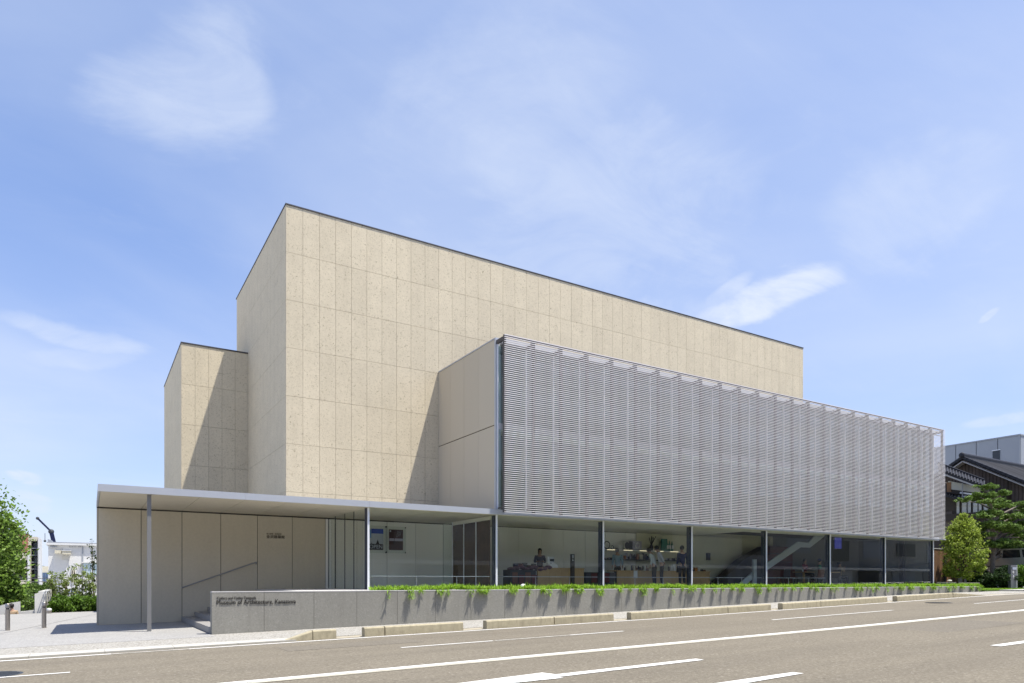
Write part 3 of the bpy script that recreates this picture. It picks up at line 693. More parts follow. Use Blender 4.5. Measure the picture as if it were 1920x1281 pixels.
pg = stuff(mb.build('ground_cover', 'leaf_grass')); tag(pg, 'bright green spiky ground cover spilling over the granite wall', 'ground cover')
gl = at(981, 1099, 19.6)
o = MB().lathe((gl.x, gl.y, 1.03), [(0.03, 0), (0.03, 0.08), (0.10, 0.09), (0.11, 0.13), (0.09, 0.19), (0.045, 0.225), (0.005, 0.23)], 14).build('garden_light', 'white_goods', smooth=True)
tag(o, 'small round white lamp poking out of the green planting', 'lamp')

# ------------------------------------------------------------------ interior of the shop and cafe
FL = 1.131
def pbox(name, u0, u1, v0, Y, depth, m, label, cat, group=None, z0=None, v1=None, parent=None):
    a = at(u0, v0, Y); b = at(u1, v0, Y); zb = at(u0, v1, Y).z if v1 else (FL if z0 is None else z0)
    mb = B(a.x, b.x, Y, Y + depth, zb, a.z); o = mb.build(name, m, parent)
    if label: tag(o, label, cat, group)
    return o
ct = thing('cash_counter', 'pale wooden cash counter in front of the seated cashier', 'counter')
a = at(1008, 1063, 23.2); b = at(1095, 1063, 23.2); n = 4
for k in range(n):
    x0 = a.x + (b.x - a.x) * k / n; B(x0 + 0.003, x0 + (b.x - a.x) / n - 0.003, 23.2, 23.23, FL, 1.86).build('front_panel', 'counter_wood', ct)
B(a.x - 0.02, b.x + 0.02, 23.17, 23.9, 1.862, 1.90).build('counter_top', 'counter_wood', ct)
d_ = thing('display_rack', 'dark rack piled with purple cloth at the left end of the cash counter', 'display rack')
a = at(958, 1062, 23.0); b = at(1005, 1062, 23.0)
B(a.x, b.x, 23.0, 23.6, FL, 1.80).build('rack_body', 'dark_goods', d_); 
for k in range(4): B(a.x + 0.05 + k * 0.3, a.x + 0.30 + k * 0.3, 22.97, 22.99, 1.25, 1.7 - 0.1 * (k % 2)).build('rack_front', ('red_brown', 'maroon')[k % 2], d_)
mb = MB()
for k in range(9): mb.sphere((a.x + 0.2 + k * 0.22, 23.3, 1.83 + 0.04 * (k % 3)), (0.16, 0.2, 0.09), 10, 6)
mb.build('cloth_pile', 'purple_cloth', d_, True)
reg = at(1036, 1062, 23.45); rt = thing('cash_register', 'white cash register with a small black screen on the counter', 'cash register', loc=(reg.x, 23.45, 1.901))
MB().prism([(-0.17, -0.15, 0), (-0.17, 0.2, 0), (-0.17, 0.2, 0.2), (-0.17, -0.02, 0.16)], (0.36, 0, 0)).build('body', 'white_goods', rt)
B(-0.2, 0.14, 0.08, 0.13, 0.22, 0.46).build('screen_case', 'white_goods', rt); B(-0.08, 0.12, 0.06, 0.078, 0.27, 0.38).build('screen', 'dark_goods', rt)
B(-0.02, 0.02, 0.1, 0.15, 0.18, 0.23).build('stalk', 'grey_paint', rt)
p = at(1074.5, 1039, 22.5); py = thing('sign_pylon', 'slim olive black sign pylon with small white symbols in front of the counter', 'sign', loc=(p.x, 22.5, FL))
B(-0.085, 0.085, 0, 0.08, 0, p.z - FL).build('pylon_body', 'dark_wood', py)
hpy = p.z - FL
for k, (zz_, s_) in enumerate(((0.08, 0.03), (0.15, 0.022), (0.25, 0.03))): MB().sphere((-0.01, -0.006, hpy - zz_), (s_, 0.006, s_), 8, 5).build('symbol', 'white_goods', py)
t_ = thing('cabinet', 'low dark cabinet with dull red doors between the two wooden counters', 'cabinet')
a = at(1097, 1071, 23.4); b = at(1155, 1071, 23.4); B(a.x, b.x, 23.44, 24.1, FL, 1.74).build('cabinet_body', 'dark_goods', t_)
for k in range(5):
    w = (b.x - a.x) / 5; B(a.x + k * w + 0.02, a.x + (k + 1) * w - 0.02, 23.41, 23.435, 1.3, 1.70).build('cabinet_door', 'maroon' if k % 2 else 'dark_goods', t_)
ct = thing('shop_counter', 'long wooden shop counter covered with goods under the shelves', 'counter')
a = at(1157, 1067, 23.8); b = at(1331, 1069, 23.8); n = 9
for k in range(n):
    w = (b.x - a.x) / n; B(a.x + k * w + 0.003, a.x + (k + 1) * w - 0.003, 23.8, 23.83, FL, 1.80).build('front_panel', 'counter_wood', ct)
B(a.x - 0.02, b.x + 0.02, 23.77, 24.5, 1.802, 1.84).build('counter_top', 'counter_wood', ct)
p = at(1188, 1075, 23.78)
B(p.x, p.x + 0.22, 23.765, 23.78, 1.5, 1.83).build('notice', 'white_goods', ct)
xa, xb = xs(1129, 25.2), xs(1276, 25.2)
z1_ = at(1180, 1031.5, 25.2).z; z2_ = at(1180, 1049, 25.2).z
sh = tag(B(xa, xb, 25.08, 25.40, z1_ - 0.04, z1_).build('wall_shelf', 'white_goods'), 'upper pale wall shelf with a bright lit edge behind the people', 'shelf')
for k in range(5): B(xa + 0.2 + k * 1.0, xa + 0.75 + k * 1.0, 25.07, 25.079, z1_ - 0.035, z1_ - 0.012).build('light_strip', 'shelf_glow', sh)
tag(B(xa, xb, 25.08, 25.40, z2_ - 0.04, z2_).build('wall_shelf', 'dark_goods'), 'lower dark wall shelf crowded with small goods', 'shelf')
def ring(mb, c, r, w, n=20):
    mb.tube([(c[0] + r * cos(2 * pi * k / n), c[1], c[2] + r * sin(2 * pi * k / n)) for k in range(n + 1)], w, 6, False); return mb
p = at(1138, 1024, 25.2); tag(ring(MB(), (p.x, 25.2, z1_ + 0.2), 0.17, 0.022).build('ring_ornament', 'dark_goods'), 'large black ring standing at the left end of the upper shelf', 'ornament')
p = at(1148, 1028, 25.2); tag(ring(MB(), (p.x, 25.2, z1_ + 0.1), 0.08, 0.013).build('ring_ornament', 'dark_goods'), 'small thin ring beside the large black ring on the upper shelf', 'ornament')
p = at(1161, 1026, 25.2); tag(MB().lathe((p.x, 25.2, z1_), [(0.16, 0), (0.17, 0.1), (0.15, 0.2), (0.02, 0.24)], 14).build('white_bowl', 'white_goods', smooth=True), 'white rounded bowl on the upper shelf above the grey haired man', 'bowl')
p = at(1176, 1024, 25.2); ck = thing('clock', 'square pale clock with a round black dial on the upper shelf', 'clock', loc=(p.x, 25.2, z1_))
B(-0.2, 0.2, 0, 0.06, 0.0, 0.42).build('case', 'plaster', ck); MB().prism([(0.15 * cos(k * pi / 10), -0.012, 0.21 + 0.17 * sin(k * pi / 10)) for k in range(20)], (0, 0.01, 0)).build('dial', 'dark_goods', ck)
p = at(1192, 1024, 25.2); ck = thing('picture_box', 'lilac box with a pale ring motif next to the black dial clock', 'box', loc=(p.x, 25.2, z1_))
B(-0.42, 0.38, 0.0, 0.1, 0.0, 0.44).build('box_body', 'lilac_goods', ck); ring(MB(), (0.1, -0.01, 0.23), 0.13, 0.02).build('ring_motif', 'white_goods', ck)
B(-0.43, -0.2, -0.012, -0.002, 0.03, 0.42).build('dark_strip', 'dark_goods', ck)
for k, u in enumerate((1204, 1211)):
    p = at(u, 1029, 25.2); tag(MB().lathe((p.x, 25.2, z1_), [(0.05, 0), (0.11, 0.03), (0.12, 0.05), (0.02, 0.06)], 12).build('small_dish', 'plaster', smooth=True), ('left', 'right')[k] + ' one of two small pale dishes on the upper shelf', 'dish')
p = at(1222, 1026, 25.15); vs_ = thing('vase', 'dark vase holding black sticks on the upper shelf above the bent men', 'vase', loc=(p.x, 25.18, z1_))
MB().lathe((0, 0, 0), [(0.06, 0), (0.11, 0.1), (0.09, 0.22), (0.05, 0.3)], 12).build('vase_body', 'dark_goods', vs_, True)
for k in range(7): MB().tube([(0, 0, 0.25), (R.uniform(-0.25, 0.25), R.uniform(-0.1, 0.1), 0.62 + 0.1 * R.random())], 0.018, 5).build('stick', 'dark_goods', vs_)
for k, u in enumerate((1245, 1250.5, 1255, 1260)):
    p = at(u, 1020, 25.2); h_ = 0.58 - 0.03 * k; bt = thing('bottle', ('teal glass slab at the left of the row of bottles on the shelf', 'first slim teal bottle right of the teal slab', 'second slim teal bottle right of the teal slab', 'third slim teal bottle, at the right end of the shelf')[k], 'bottle', 'teal bottles on the upper shelf', loc=(p.x, 25.2, z1_))
    if k == 0: B(-0.17, 0.17, -0.05, 0.05, 0, 0.6).build('bottle_body', 'green_goods', bt)
    else: MB().lathe((0, 0, 0), [(0.055, 0), (0.06, 0.3), (0.03, 0.42), (0.025, h_)], 10).build('bottle_body', 'green_goods', bt, True); B(-0.06, 0.06, -0.07, -0.062, 0.12, 0.3).build('bottle_label', 'white_goods', bt)
cols = ['dark_goods', 'orange_goods', 'white_goods', 'lilac_goods', 'maroon', 'dark_goods', 'plaster', 'red_brown', 'dark_goods', 'cloth_navy']
nm = {'dark_goods': 'black', 'orange_goods': 'orange', 'white_goods': 'white', 'lilac_goods': 'lilac', 'maroon': 'dark red', 'plaster': 'cream', 'red_brown': 'brown', 'cloth_navy': 'navy'}
ORD = ('first second third fourth fifth sixth seventh eighth ninth tenth eleventh twelfth thirteenth fourteenth fifteenth sixteenth seventeenth eighteenth nineteenth twentieth').split()
def goods(u0, u1, Y, z, n, hmax, where):
    x0, x1 = xs(u0, Y), xs(u1, Y)
    for k in range(n):
        c = R.choice(cols); w = (x1 - x0) / n; x = x0 + w * (k + 0.5); h_ = hmax * R.uniform(0.35, 1)
        if R.random() < 0.5: o = B(x - w * 0.42, x + w * 0.42, Y - 0.06, Y + 0.06, z, z + h_).build('gift_box', c); kind = 'box'
        else: o = MB().lathe((x, Y, z), [(w * 0.25, 0), (w * 0.4, h_ * 0.3), (w * 0.36, h_ * 0.8), (w * 0.2, h_)], 10).build('jar', c, smooth=True); kind = 'jar'
        side_ = 'first' if k == 0 else 'last' if k == n - 1 else ORD[k]
        tag(o, '%s %s, %s of the goods %s' % (nm[c], kind, side_, where), kind, 'goods %s' % where)
goods(1132, 1150, 25.2, z2_, 6, 0.10, 'at the left end of the lower shelf')
goods(1170, 1222, 25.2, z2_, 20, 0.30, 'in the middle of the lower shelf')
goods(1249, 1272, 25.2, z2_, 9, 0.13, 'at the right end of the lower shelf')
goods(1170, 1215, 24.0, 1.841, 16, 0.28, 'on the shop counter left of the men')
goods(1252, 1270, 24.0, 1.841, 4, 0.36, 'on the shop counter right of the men')
goods(1296, 1322, 24.0, 1.841, 5, 0.22, 'on the shop counter right of the navy person')
goods(962, 1005, 24.2, 1.95, 5, 0.2, 'on the dark rack beside the cashier')
p = at(1327, 1044, 25.37); tag(B(p.x - 0.13, p.x + 0.13, 25.30, 25.37, p.z - 0.19, p.z + 0.19).build('wall_speaker', 'dark_goods'), 'small black box on the olive wall right of the counter', 'speaker')
# staircase balustrade and dark underside
sc = thing('staircase', 'pale balustrade of the staircase climbing to the right behind the glass', 'staircase')
YS_ = 24.2
def poly(pix, Y, off, name, m): MB().prism([at(u, v, Y) for u, v in pix], off).build(name, m, sc)
poly([(1378, 1103), (1392, 1103), (1411, 1086), (1411, 1073)], YS_, (0, 0.08, 0), 'balustrade', 'balustrade')
poly([(1437, 1070), (1502, 1026), (1519, 1027), (1547, 1005), (1547, 996), (1532, 1001), (1516, 1018), (1496, 1016), (1437, 1057)], YS_, (0, 0.08, 0), 'balustrade', 'balustrade')
poly([(1345, 1104), (1345, 1096), (1395, 1050), (1437, 1025), (1437, 1104)], YS_ + 0.3, (0, 0.6, 0), 'stair_flight', 'dark_goods')
poly([(1413, 1102), (1413, 1049), (1419, 1049), (1419, 1102)], YS_ - 0.1, (0, 0.1, 0), 'newel', 'balustrade')
bk = thing('bookcase', 'dark red brown bookcase in the shade behind the stairs', 'bookcase')
a = at(1436, 1024, 25.2); b = at(1486, 1024, 25.2); B(a.x, b.x, 25.2, 25.37, FL, a.z).build('case', 'maroon', bk)
for k in range(4): B(a.x, b.x, 25.1, 25.198, FL + 0.4 + 0.45 * k, FL + 0.43 + 0.45 * k).build('shelf', 'dark_goods', bk)
def chair(u, Y, rz, label, m='red_brown'):
    p = at(u, HZ, Y); t_ = thing('cafe_chair', label, 'chair', 'cafe chairs', (p.x, Y, FL)); t_.rotation_euler = (0, 0, rz)
    B(-0.24, 0.24, -0.24, 0.24, 0.40, 0.46).build('seat', m, t_); MB().hexa([(-0.24, 0.2, 0.46), (0.24, 0.2, 0.46), (0.24, 0.25, 0.46), (-0.24, 0.25, 0.46), (-0.23, 0.26, 0.86), (0.23, 0.26, 0.86), (0.23, 0.3, 0.86), (-0.23, 0.3, 0.86)]).build('backrest', m, t_)
    for sx in (-1, 1):
        for sy in (-1, 1): B(sx * 0.21 - 0.02, sx * 0.21 + 0.02, sy * 0.21 - 0.02, sy * 0.21 + 0.02, 0, 0.399).build('leg', 'dark_wood', t_)
chair(1468, 23.0, pi, 'dark cafe chair with its back to the glass, left of the table', 'dark_goods')
chair(1531, 22.7, pi, 'red brown cafe chair with its back to the glass under the green shirt')
chair(1485, 23.9, 1.9, 'dark cafe chair standing behind the left cafe chair', 'maroon')
chair(1566, 23.2, -1.2, 'dark cafe chair under the person in beige', 'dark_goods')
def table(u, Y, label):
    p = at(u, HZ, Y); t_ = thing('cafe_table', label, 'table', 'cafe tables', (p.x, Y, FL))
    B(-0.45, 0.45, -0.35, 0.35, 0.70, 0.73).build('tabletop', 'counter_wood', t_); B(-0.04, 0.04, -0.04, 0.04, 0.03, 0.699).build('leg', 'counter_wood', t_); B(-0.25, 0.25, -0.25, 0.25, 0, 0.029).build('foot', 'dark_metal', t_)
    return p
tp = table(1507, 23.3, 'small wooden cafe table between the red and the green shirt'); table(1555, 23.3, 'small wooden cafe table in front of the person in beige')
tag(MB().lathe((tp.x - 0.22, 23.2, FL + 0.731), [(0.03, 0), (0.04, 0.1), (0.038, 0.12)], 10).build('cup', 'white_goods'), 'white cup on the cafe table in front of the red shirt', 'cup')
p = at(1695, HZ, 22.4); tag(B(p.x - 0.11, p.x + 0.11, 22.4, 22.62, FL, 3.699).build('column', 'dark_goods'), 'slim dark column behind the last window bay', 'column')
p = at(1572, 1008, 22.3); tag(B(p.x - 0.28, p.x + 0.28, 22.3, 22.34, 3.1, 3.68).build('hanging_screen', 'screen_blue'), 'dark blue lit screen hanging from the ceiling right of the staircase', 'screen')

# ------------------------------------------------------------------ people
def skinmesh(name, pts, edges, rad, m, parent, root=0, lev=1):
    me = bpy.data.meshes.new(name); me.from_pydata([tuple(p) for p in pts], edges, []); me.materials.append(M[m])
    o = bpy.data.objects.new(name, me); C.objects.link(o); o.parent = parent
    md = o.modifiers.new('skin', 'SKIN'); md.use_smooth_shade = True
    sv = me.skin_vertices[0].data
    for i, r in enumerate(rad):
        sv[i].radius = r if isinstance(r, tuple) else (r, r); sv[i].use_root = (i == root)
    sb = o.modifiers.new('sub', 'SUBSURF'); sb.levels = lev; sb.render_levels = lev
    return o
def person(label, loc, rz, h=1.70, lean=0.0, sit=False, shirt='cloth_white', trousers='cloth_dark', hair='hair_black', arms='down', bag=False, cap=False, long_hair=False, headdown=0.0, sleeve=True, group=None):
    k = h / 1.70
    t_ = thing('person', label, 'person', group, loc); t_.rotation_euler = (0, 0, rz); t_.scale = (k, k, k)
    hip = 0.90 if not sit else 0.50
    def tl(x, y, z):                      # lean the upper body forward (towards -Y) about the hip
        dz = z - hip; return (x, y - dz * sin(lean), hip + dz * cos(lean))
    P = [(0, 0, hip), tl(0, 0.005, hip + 0.16), tl(0, 0.0, hip + 0.36), tl(0, 0.01, hip + 0.50), tl(0, 0.0, hip + 0.575)]
    nk = Vector(P[4]); hd = Vector((0, -sin(lean + headdown), cos(lean + headdown)))
    P += [tuple(nk + hd * 0.09 + Vector((0, -0.012, 0))), tuple(nk + hd * 0.175), tuple(nk + hd * 0.225)]
    Rr = [(0.125, 0.095), (0.115, 0.085), (0.14, 0.095), (0.10, 0.08), 0.056, (0.062, 0.075), (0.078, 0.092), (0.05, 0.065)]
    E = [(0, 1), (1, 2), (2, 3), (3, 4), (4, 5), (5, 6), (6, 7)]
    def add(p, r, frm): P.append(tuple(p)); Rr.append(r); E.append((frm, len(P) - 1)); return len(P) - 1
    fr = Vector((0, -cos(lean + headdown), -sin(lean + headdown)))
    add(nk + hd * 0.13 + fr * 0.10, 0.012, 6)                      # nose
    shirtpts = []; 
    for s_ in (-1, 1):
        sh_ = add(tl(s_ * 0.175, 0.01, hip + 0.50), 0.052, 3)
        if arms == 'down': el = tl(s_ * 0.225, 0.03, hip + 0.24); wr = (el[0] + s_ * 0.01, el[1] - 0.05, el[2] - 0.235)
        elif arms == 'back': el = tl(s_ * 0.23, 0.09, hip + 0.26); wr = (s_ * 0.05, el[1] + 0.06, el[2] - 0.16)
        elif arms == 'table': el = tl(s_ * 0.23, -0.06, hip + 0.24); wr = (s_ * 0.12, el[1] - 0.22, el[2] + 0.03)
        elif arms == 'face': el = tl(s_ * 0.22, -0.14, hip + 0.26); wr = (s_ * 0.07, el[1] - 0.13, el[2] + 0.20)
        e_ = add(el, 0.041, sh_); w_ = add(wr, 0.027, e_); d = (Vector(wr) - Vector(el)).normalized()
        shirtpts.append((P[sh_], el, wr))
        pm_ = add(Vector(wr) + d * 0.05, (0.036, 0.016), w_); sd = Vector((0, 1, 0)) if abs(d.y) < 0.8 else Vector((1, 0, 0))
        for f_ in range(4):
            b_ = Vector(P[pm_]) + sd * (f_ - 1.5) * 0.019 + d * 0.035; L_ = (0.052, 0.062, 0.056, 0.042)[f_]
            i1 = add(b_, 0.0085, pm_); add(b_ + d * L_ + Vector((-s_ * 0.012, 0, 0)), 0.007, i1)
        b_ = Vector(P[w_]) + d * 0.03 - sd * 0.035; i1 = add(b_, 0.010, w_); add(b_ + d * 0.035 - sd * 0.016, 0.008, i1)
    legs = []
    for s_ in (-1, 1):
        hj = add((s_ * 0.09, 0, hip - 0.04), 0.085, 0)
        if sit: kn = (s_ * 0.11, -0.42, 0.49); an = (s_ * 0.11, -0.40, 0.09)
        else: kn = (s_ * 0.095, -0.02, 0.49); an = (s_ * 0.10, 0.015, 0.085)
        k_ = add(kn, 0.058, hj); a_ = add(an, 0.038, k_); add((an[0], an[1] - 0.13, 0.035), 0.032, a_); legs.append((P[hj], kn, an))
    skinmesh('body', P, E, Rr, 'skin', t_)
    # shirt
    q = [P[0], P[1], P[2], P[3]]; rr = [(0.15, 0.12), (0.135, 0.105), (0.160, 0.118), (0.125, 0.10)]; e = [(0, 1), (1, 2), (2, 3)]
    q[0] = (0, 0, hip - 0.09) if not sit else (0, 0.01, hip + 0.0)
    for (a, b, c) in shirtpts:
        n0 = len(q); q += [a, b]; rr += [0.070, 0.056]; e += [(3, n0), (n0, n0 + 1)]
        if sleeve: q.append(tuple(Vector(b).lerp(Vector(c), 0.85))); rr.append(0.040); e.append((n0 + 1, n0 + 2))
    skinmesh('shirt', q, e, rr, shirt, t_)
    q = [(0, 0, hip + 0.10), (0, 0, hip - 0.03)]; rr = [(0.140, 0.112), (0.14, 0.118)]; e = [(0, 1)]
    for (a, b, c) in legs:
        n0 = len(q); q += [a, b, tuple(Vector(b).lerp(Vector(c), 0.95))]; rr += [0.098, 0.075, 0.062]; e += [(1, n0), (n0, n0 + 1), (n0 + 1, n0 + 2)]
    skinmesh('trousers', q, e, rr, trousers, t_)
    for (a, b, c) in legs: MB().sphere((c[0], c[1] - 0.05, 0.045), (0.052, 0.14, 0.045), 10, 6).build('shoe', 'shoe', t_, True)
    hc = nk + hd * 0.165 - fr * 0.018
    mb = MB().sphere((hc.x, hc.y, hc.z + 0.012), (0.092, 0.108, 0.105), 14, 10)
    cut = hc - hd * 0.02 + fr * 0.045
    keep = [f for f in mb.f if not all(((Vector(mb.v[i]) - hc).dot(fr) > 0.045 and (Vector(mb.v[i]) - hc).dot(hd) < 0.055) for i in f)]
    mb.f = keep
    if long_hair: mb.sphere((hc.x, hc.y - fr.y * 0.05, hc.z - 0.10), (0.085, 0.055, 0.12), 10, 8)
    mb.build('hair', hair, t_, True)
    for s_ in (-1, 1):
        MB().sphere(tuple(nk + hd * 0.145 + fr * 0.088 + Vector((s_ * 0.032, 0, 0))), 0.009, 6, 4).build('eye', 'eye', t_)
    MB().bar(nk + hd * 0.085 + fr * 0.083 + Vector((-0.022, 0, 0)), nk + hd * 0.085 + fr * 0.083 + Vector((0.022, 0, 0)), 0.008, 0.006).build('mouth', 'maroon', t_)
    if cap:
        mb = MB().sphere(tuple(hc + hd * 0.045), (0.10, 0.115, 0.075), 14, 8); b_ = hc + hd * 0.03 + fr * 0.13; mb.cbox((b_.x, b_.y, b_.z), (0.13, 0.11, 0.012)); mb.build('cap', 'cloth_cap', t_, True)
    return t_
def pp(u, Y): return (xs(u, Y), Y, FL)
face_cam = lambda u, Y: atan2(xs(u, Y), Y)          # heading of a figure that looks towards the camera
person('cashier with long black hair seated behind the cash counter', pp(1012, 24.25)[:2] + (FL + 0.30,), -0.5, 1.66, sit=True, shirt='cloth_stripe', arms='table', long_hair=True, lean=0.12)
person('grey haired man in a light blue shirt standing behind the shop counter', pp(1158, 24.7), 2.7, 1.72, shirt='cloth_sky', hair='hair_grey', headdown=0.25, lean=0.08)
person('man in a white shirt and dark trousers bending over the counter, left of the pair', pp(1227, 23.15), pi + 0.5, 1.74, lean=0.30, headdown=0.35, shirt='cloth_white', arms='down')
person('man in a pale grey shirt with hands behind his back, right of the bending pair', pp(1241, 22.95), pi + 0.75, 1.82, lean=0.26, headdown=0.35, shirt='cloth_grey', arms='back')
nv = person('person in navy clothes with a dark bag next to the window post', pp(1279, 22.8), pi - 0.3, 1.80, shirt='cloth_navy', trousers='cloth_dark', headdown=0.15)
q = pp(1273.5, 22.8); bg_ = thing('shoulder_bag', 'dark bag hanging at the hip of the person in navy', 'bag', loc=(q[0], q[1], FL + 0.62))
MB().hexa([(-0.13, -0.05, 0), (0.13, -0.05, 0), (0.13, 0.05, 0), (-0.13, 0.05, 0), (-0.09, -0.03, 0.3), (0.09, -0.03, 0.3), (0.09, 0.03, 0.3), (-0.09, 0.03, 0.3)]).build('bag_body', 'cloth_dark', bg_)
MB().tube([(-0.08, 0, 0.3), (-0.03, 0, 0.5), (0.03, 0, 0.5), (0.08, 0, 0.3)], 0.012, 6).build('strap', 'cloth_dark', bg_)
person('guest with black hair in a dark red top seated at the cafe table', pp(1509, 24.1)[:2] + (FL + 0.12,), 0.2, 1.74, sit=True, shirt='cloth_red', arms='table')
person('guest in a green shirt and navy cap seated with a dark strap', pp(1537, 23.5)[:2] + (FL + 0.06,), 0.6, 1.76, sit=True, shirt='cloth_green', arms='table', cap=True, sleeve=False)
person('guest in a beige top holding hands to the face beside the dark screen', pp(1574, 23.4)[:2] + (FL + 0.0,), 1.2, 1.70, sit=True, shirt='cloth_beige', arms='face', sleeve=False)
p = Vector((at(22, HZ, 38.35).x, 38.35, 0)); z_head = EYE - (1131 - HZ) / F * 32.5
person('man in a tan shirt going down the steps, only head and shoulders showing', (p.x, p.y, z_head - 1.78), pi, 1.76, shirt='cloth_beige', arms='down')

# ------------------------------------------------------------------ entrance square, left
def bollard(u, v, label):
    t = (u - 960) / F; D = (EYE - 0.0 + 0.06) / ((v - HZ) / F); x, y = (VC + VS * t) * D, (VS - VC * t) * D
    t_ = thing('bollard', label, 'bollard', 'steel bollards on the entrance square', (x, y, gz(x)))
    MB().lathe((0, 0, 0), [(0.062, 0), (0.062, 0.62)], 20).build('tube', 'steel', t_, True)
    MB().lathe((0, 0, 0), [(0.045, 0.622), (0.045, 0.655)], 16).build('groove', 'dark_metal', t_, True)
    MB().lathe((0, 0, 0), [(0.062, 0.657), (0.062, 0.77), (0.05, 0.785), (0.01, 0.79)], 20).build('cap', 'steel', t_, True)
bollard(82.5, 1177, 'shiny steel bollard nearer to the canopy, in front of the green hedge')
bollard(14.2, 1180.5, 'shiny steel bollard at the left edge, in front of the man on the steps')
p = at(92, 1148, 37.0); t_ = thing('bollard_light', 'short stubby cylinder light at the left end of the hedge', 'lamp', loc=(p.x, 37.0, gz(p.x)))
MB().lathe((0, 0, 0), [(0.10, 0), (0.10, 0.14)], 14).build('lamp_body', 'steel', t_, True); MB().lathe((0, 0, 0), [(0.10, 0.142), (0.10, 0.22), (0.03, 0.24)], 14).build('lamp_head', 'white_goods', t_, True)

# low walls round the descending steps
def pixprism(pix, Y, depth, name, m, parent=None):
    return MB().prism([at(u, v, Y) for u, v in pix], (0, depth, 0)).build(name, m, parent)
o = pixprism([(-40, 1156), (34, 1155), (34, 1129), (15, 1132), (-40, 1146)], 38.2, 0.25, 'stair_wall', 'concrete_pale'); o.location.y += 1.0; tag(o, 'low sloping concrete wall behind the man on the steps', 'wall')
o = pixprism([(38, 1156), (65, 1154), (65, 1144.5), (38, 1147)], 38.6, 0.3, 'stair_wall', 'concrete_pale'); tag(o, 'knee high pale wall right of the man on the steps', 'wall')
t_ = thing('stair_wall', 'tall concrete wall with a sloping top left of the hedge', 'wall')
pixprism([(65, 1156), (80, 1155), (84, 1155), (84, 1109), (65, 1113.5)], 37.9, 0.3, 'wall_face', 'concrete_pale', t_)
a = [at(84, 1155, 37.9), at(84, 1109, 37.9), at(107, 1103, 41.5), at(107, 1125, 41.5)]
MB().prism(a, (-0.25, 0.1, 0)).build('wall_flank', 'concrete', t_)
hr = thing('hoop_rail', 'thin bent steel handrail arching over the tall concrete wall', 'handrail')
for k in range(2):
    P = [at(82 + k * 4, 1128, 37.6)] + [at(82 + k * 4 + (4 - 4 * cos(pi * i / 8)), 1114 - 6 * sin(pi * i / 8), 37.6 + 0.1 * i) for i in range(9)] + [at(92 + k * 3, 1128, 38.4)]
    MB().tube(P, 0.022, 6).build('hoop', 'grey_paint', hr)

def sheet_clumps(x0, x1, y0, y1, z0, z1, n, r):
    return [((R.uniform(x0, x1), R.uniform(y0, y1), R.uniform(z0, z1)), (R.uniform(.7, 1.3) * r, R.uniform(.7, 1.3) * r, R.uniform(.6, 1.1) * r)) for _ in range(n)]
# hedge and thin shrubs
t_ = thing('hedge', 'dense low green hedge between the square and the white building', 'hedge')
a, b = xs(86, 38.3), xs(186, 38.3)
mb = MB(); leaves(mb, sheet_clumps(a + .2, b + .6, 38.0, 39.0, -0.02, 0.55, 130, 0.22), 11000, 0.075, 0.3); mb.build('foliage', 'leaf_hedge', t_)
mb = MB()
for k in range(30): x = R.uniform(a + .2, b); mb.tube([(x, 38.3, -0.3), (x + R.uniform(-.1, .1), 38.3, 0.35)], 0.012, 5)
stuff(mb.build('stems', 'stem', t_))
B(a - 0.1, b + 0.8, 37.75, 39.6, -3.3, -0.09).build('hedge_bed', 'soil', t_)
def thin_shrub(u, Y, ztop, spread, n, label, m='leaf_thin', base=-0.1):
    x = xs(u, Y); t_ = thing('young_shrub', label, 'shrub', 'thin young shrubs behind the hedge', (x, Y, base)); st = MB(); lf = MB()
    for k in range(6):
        a = R.uniform(0, 2 * pi); top = Vector((cos(a) * spread * R.uniform(.2, 1), sin(a) * spread * .5, (ztop - base) * R.uniform(.75, 1.0)))
        st.tube([(0, 0, 0), top * 0.5 + Vector((0, 0, 0.1)), top], [0.02, 0.014, 0.005], 5)
        for j in range(9):
            q = top * R.uniform(0.35, 1.0) + Vector((R.gauss(0, spread * .16), R.gauss(0, spread * .16), R.gauss(0, .06)))
            leaves(lf, [(q, (0.14, 0.14, 0.09))], n / 54, 0.06, 0.2, lng=2.0)
    st.build('stems', 'stem', t_); lf.build('foliage', m, t_)
for (u, Y, z, s_, l) in ((100, 40.0, 1.9, .35, 'leftmost thin young shrub, against the corner of the white building'), (117, 40.2, 2.15, .45, 'second thin shrub from the left in front of the white building'),
                        (135, 39.8, 1.95, .5, 'middle thin yellow green shrub below the tan window of the white building'), (152, 40.2, 2.3, .55, 'tall bushy thin shrub under the blue window of the white building'),
                        (170, 39.8, 1.9, .5, 'thin shrub touching the left edge of the museum wall')):
    thin_shrub(u, Y, z * 0.93, s_, 560, l)
thin_shrub(176, 44, 3.6, .35, 260, 'tall dark sprig peeping past the edge of the museum wall', 'leaf_dark')

